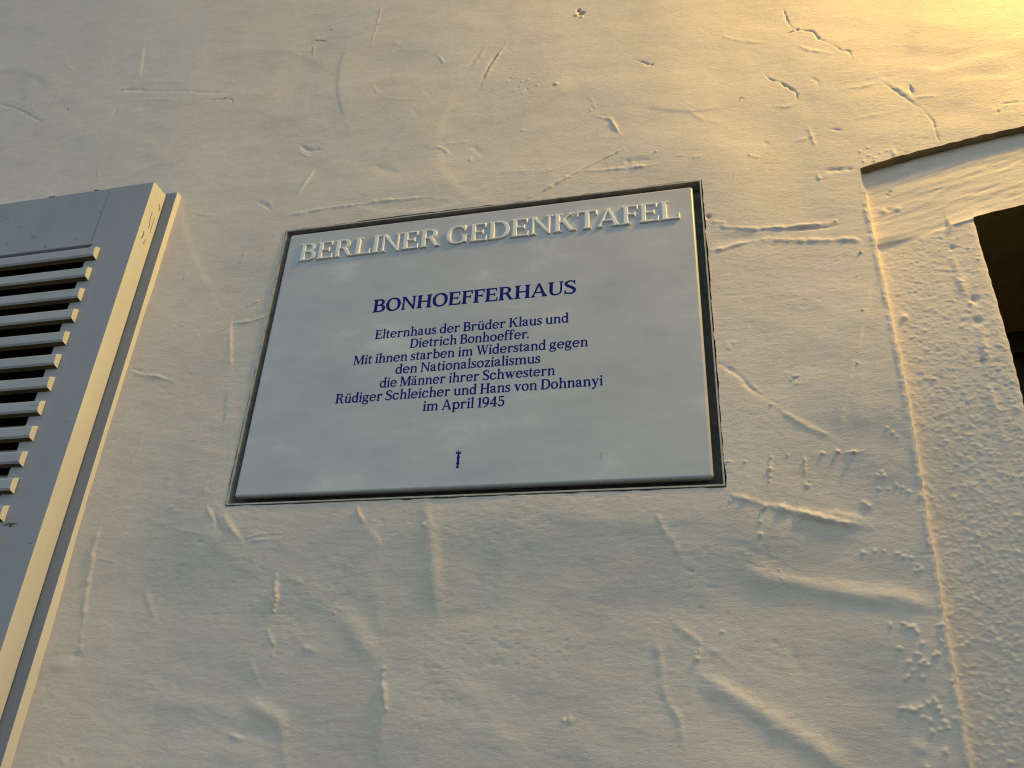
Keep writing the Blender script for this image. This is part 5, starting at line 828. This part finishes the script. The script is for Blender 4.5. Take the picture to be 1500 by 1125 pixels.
for txt, a, b, z in (('Elternhaus der Brüder Klaus und', -0.1353, 0.1328, 0.0102), ('Dietrich Bonhoeffer.', -0.0827, 0.0810, -0.0088), ('Mit ihnen starben im Widerstand gegen', -0.1614, 0.1580, -0.0280),
                     ('den Nationalsozialismus', -0.0989, 0.0971, -0.0469), ('die Männer ihrer Schwestern', -0.1186, 0.1164, -0.0660), ('Rüdiger Schleicher und Hans von Dohnanyi', -0.1788, 0.1767, -0.0852), ('im April 1945', -0.0547, 0.0530, -0.1046)):
    flat_line('inscription_line', txt, 0.0139, a, b, z, ink)
# porcelain mark: small crowned sceptre
cu = bpy.data.curves.new('tmp', 'CURVE'); cu.dimensions = '2D'; cu.fill_mode = 'FRONT'
half = [(0.0006, -0.1618), (0.0007, -0.1640), (0.0017, -0.1648), (0.0027, -0.1628), (0.0034, -0.1632), (0.0031, -0.1665), (0.0010, -0.1672), (0.0010, -0.1680), (0.0018, -0.1696), (0.0020, -0.1712), (0.0014, -0.1735), (0.0010, -0.1742), (0.0019, -0.1748), (0.0019, -0.1756), (0.0009, -0.1760), (0.0016, -0.1772), (0.0023, -0.1788), (0.0016, -0.1806), (0.0008, -0.1818), (0.0009, -0.1824), (0.0019, -0.1834), (0.0019, -0.1846), (0.0008, -0.1852)]
pts = [(x - 0.0014, z) for x, z in half] + [(-x - 0.0014, z) for x, z in half[::-1]]
sp = cu.splines.new('POLY'); sp.points.add(len(pts) - 1); sp.use_cyclic_u = True
for p, (x, z) in zip(sp.points, pts): p.co = (x, z, 0, 1)
curve_part('maker_mark', cu, ink, -0.00013)
k = MB(); k.add([(0.1732, -0.00012, -0.1825), (0.1740, -0.00012, -0.1823), (0.1747, -0.00012, -0.1745), (0.1742, -0.00012, -0.1742)], [(0, 1, 2, 3)]); k.build('dirt_mark', material('grey_run_mark', (0.2, 0.2, 0.2), 0.8, 0.1), plq)
# raised title: each letter a rounded relief, all in one mesh
def raised_title():
    lay, sx, sz = layout('BERLINER GEDENKTAFEL', 0.0304, -0.2768, 0.2815, 150, 22)
    HT, EDGE, GROW = 0.0030, 0.0012, 0.00012; st = 0.00042; zb = 0.1570; mb = MB()
    for ch, ox in lay:
        a, b, L = GLY[ch]
        xs = np.arange(ox - 0.0012, ox + (b - a) * sx + 0.0012, st); zs = np.arange(zb - 0.0015, zb + 0.0326, st)
        X, Z = np.meshgrid(xs, zs); ins = np.zeros(X.shape, bool); dist = np.full(X.shape, 1.0)
        for c in L:
            Q = np.stack([ox + (c[:, 0] - a) * sx, zb + c[:, 1] * sz], -1)
            for p, r in zip(Q, np.roll(Q, -1, 0)):
                cr = (p[1] > Z) != (r[1] > Z)
                if p[1] != r[1]: ins ^= cr & (X < (r[0] - p[0]) * (Z - p[1]) / (r[1] - p[1]) + p[0])
                e = r - p; l2 = e @ e
                if l2 < 1e-14: continue
                t_ = np.clip(((X - p[0]) * e[0] + (Z - p[1]) * e[1]) / l2, 0, 1)
                dist = np.minimum(dist, np.hypot(X - p[0] - t_ * e[0], Z - p[1] - t_ * e[1]))
        d = np.where(ins, dist, -dist) + GROW
        t_ = np.clip(d / EDGE, 0, 1); h = HT * np.sqrt(np.clip(1 - (1 - t_) ** 2, 0, 1))
        Y = np.where(d > 0, -h, 0.0004)
        need = (d[:-1, :-1] > 0) | (d[1:, :-1] > 0) | (d[:-1, 1:] > 0) | (d[1:, 1:] > 0)
        idx = -np.ones(X.shape, int); used = np.zeros(X.shape, bool)
        for u, v in ((0, 0), (1, 0), (0, 1), (1, 1)): used[u:used.shape[0] - 1 + u, v:used.shape[1] - 1 + v] |= need
        k = np.count_nonzero(used); idx[used] = np.arange(k)
        V = np.stack([X[used], Y[used], Z[used]], -1)
        ii, jj = np.nonzero(need)
        F = np.stack([idx[ii, jj], idx[ii, jj + 1], idx[ii + 1, jj + 1], idx[ii + 1, jj]], -1)
        mb.add(V.tolist(), F.tolist())
    return mb.build('raised_title', title_glaze, plq, True)
raised_title()

# ------------------------------------------------------------------ louvred shutter over its window casing
SX1, SX0, SY0, SY1, ST, SB = -0.5385, -0.990, -0.044, -0.0115, 0.3170, -1.075
cas = empty('window_casing', (-0.765, 0.0, Z0 + SB), 'narrow grey painted casing board showing as a strip behind the edge of the louvred shutter', 'window casing')
c = MB(); CX1, CX0, CT, CB = -0.5195, -1.009, 0.3215, -1.095
c.box(CX1 - 0.09, CX1, -0.0106, 0.012, CB, CT, 0.0012); c.box(CX0, CX0 + 0.09, -0.0106, 0.012, CB, CT, 0.0012)
c.box(CX0 + 0.0905, CX1 - 0.0905, -0.0106, 0.012, CT - 0.09, CT, 0.0012); c.box(CX0 + 0.0905, CX1 - 0.0905, -0.0106, 0.012, CB, CB + 0.09, 0.0012)
paint_lit_edges(c.build('casing_board', [casing_paint, lit_edge], cas), 1)
g = MB(); g.box(CX0 + 0.092, CX1 - 0.092, -0.004, 0.0, CB + 0.092, CT - 0.092); g.build('gap_shade_sheet', gap_dark, cas)  # dark sheet standing in for the shade behind the slats
sh = empty('louvred_shutter', (-0.765, -0.028, Z0 + SB), 'weathered grey-white wooden louvred shutter with protruding slats, its right edge lit warm', 'shutter')
MX1 = -0.6205; MX0 = SX0 + (SX1 - MX1); RT = 0.2035; RBZ = SB + 0.14
for x0, x1 in ((MX1, SX1), (SX0, MX0)):
    m = MB(); m.box(x0, x1, SY0, SY1, SB, ST, 0.0014); paint_lit_edges(m.build('stile', [paint, lit_edge], sh), 1)
for z0, z1 in ((RT, ST - 0.0004), (SB + 0.0004, RBZ)):
    m = MB(); m.box(MX0 + 0.0004, MX1 - 0.0004, SY0 + 0.0003, SY1, z0, z1, 0.0010); m.build('rail', paint, sh)
def make_slat():
    m = MB(); nx1 = -0.5985; nx0 = SX0 + (SX1 - nx1)
    nose = [(-0.0443, -0.0122), (-0.0515, -0.0100), (-0.0536, -0.0072), (-0.0539, 0.0046), (-0.0522, 0.0072), (-0.0443, 0.0106)]
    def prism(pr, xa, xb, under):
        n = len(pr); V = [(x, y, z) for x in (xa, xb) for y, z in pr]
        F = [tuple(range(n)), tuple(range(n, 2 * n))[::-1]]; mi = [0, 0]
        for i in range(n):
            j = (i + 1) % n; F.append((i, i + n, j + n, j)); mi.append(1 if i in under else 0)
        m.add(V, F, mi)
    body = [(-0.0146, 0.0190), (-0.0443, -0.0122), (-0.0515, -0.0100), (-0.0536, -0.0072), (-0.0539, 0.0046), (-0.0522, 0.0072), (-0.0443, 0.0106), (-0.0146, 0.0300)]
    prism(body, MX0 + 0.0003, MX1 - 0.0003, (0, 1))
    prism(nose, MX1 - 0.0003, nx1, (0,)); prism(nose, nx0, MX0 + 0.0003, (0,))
    return paint_lit_edges(m.build('slat', [slat_paint, under_shade, lit_edge], sh), 2)
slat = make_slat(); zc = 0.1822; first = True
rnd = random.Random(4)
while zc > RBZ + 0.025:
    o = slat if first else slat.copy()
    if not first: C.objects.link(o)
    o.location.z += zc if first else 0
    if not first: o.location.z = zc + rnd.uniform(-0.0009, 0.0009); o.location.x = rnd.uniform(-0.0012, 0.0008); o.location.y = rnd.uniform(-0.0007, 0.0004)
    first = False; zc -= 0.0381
# cracks round the tenon end in the shutter's lit edge
k = MB()
def sliver(pts, wdt, x=SX1 + 0.00012):
    for (y0, z0), (y1, z1) in zip(pts, pts[1:]):
        l = math.hypot(y1 - y0, z1 - z0); ny, nz = -(z1 - z0) / l * wdt / 2, (y1 - y0) / l * wdt / 2
        k.add([(x, y0 + ny, z0 + nz), (x, y0 - ny, z0 - nz), (x, y1 - ny, z1 - nz), (x, y1 + ny, z1 + nz)], [(0, 1, 2, 3)])
sliver([(-0.0215, 0.291), (-0.0168, 0.286), (-0.0172, 0.279)], 0.0013); sliver([(-0.0290, 0.268), (-0.0285, 0.250), (-0.0262, 0.243), (-0.0270, 0.236)], 0.0011); sliver([(-0.0205, 0.262), (-0.0212, 0.240), (-0.0200, 0.232)], 0.0009); sliver([(-0.0330, 0.226), (-0.0320, 0.219), (-0.0335, 0.211)], 0.0016); sliver([(-0.0255, 0.216), (-0.0265, 0.205)], 0.0010)
k.build('paint_crack', crackm, sh)
for x, y, z, r in ((-0.648, SY0, ST + 0.0006, 0.004), (-0.735, SY0, ST + 0.0004, 0.006)):
    ns = MB(); ns.box(x - r, x + r, y + 0.0004, y + 0.004, ST - 0.0015, z + 0.0008, 0.0004); ns.build('dirt_speck', crackm, sh)

# ------------------------------------------------------------------ wall lamp beside and above the doorway, outside the picture
LP = (1.14, -0.25, 1.02)
lamp = empty('unseen_wall_lamp', (LP[0], 0, Z0 + LP[2]), 'unseen iron wall lamp with a sodium-yellow bulb above the arched doorway', 'lamp')
m = MB(); m.box(LP[0] - 0.05, LP[0] + 0.05, -0.02, 0.004, LP[2] + 0.18, LP[2] + 0.34, 0.004)
m.box(LP[0] - 0.012, LP[0] + 0.012, LP[1] - 0.012, -0.0205, LP[2] + 0.25, LP[2] + 0.274, 0.003); m.build('bracket', iron, lamp)
m = MB(); N = 32; prof = [(0.012, 0.249), (0.05, 0.235), (0.10, 0.19), (0.125, 0.155), (0.122, 0.155), (0.097, 0.187), (0.05, 0.229), (0.012, 0.243)]
V = [(LP[0] + r * math.cos(2 * math.pi * a / N), LP[1] + r * math.sin(2 * math.pi * a / N), LP[2] + z) for r, z in prof for a in range(N)]
F = [(i * N + a, i * N + (a + 1) % N, (i + 1) * N + (a + 1) % N, (i + 1) * N + a) for i in range(len(prof) - 1) for a in range(N)]
m.add(V, F); m.build('lamp_shade', iron, lamp, True)
ld = bpy.data.lights.new('bulb', 'POINT'); ld.energy = 35.5; ld.color = (1.0, 0.62, 0.11); ld.shadow_soft_size = 0.10
lo = bpy.data.objects.new('bulb', ld); C.objects.link(lo); lo.parent = lamp; lo.location = (0, LP[1], 0)

# ------------------------------------------------------------------ pavement
m = MB(); m.add([(-30, -60, GZ), (30, -60, GZ), (30, 0.40, GZ), (-30, 0.40, GZ)], [(0, 1, 2, 3)])
tag(m.build('pavement', paving), kind='structure')
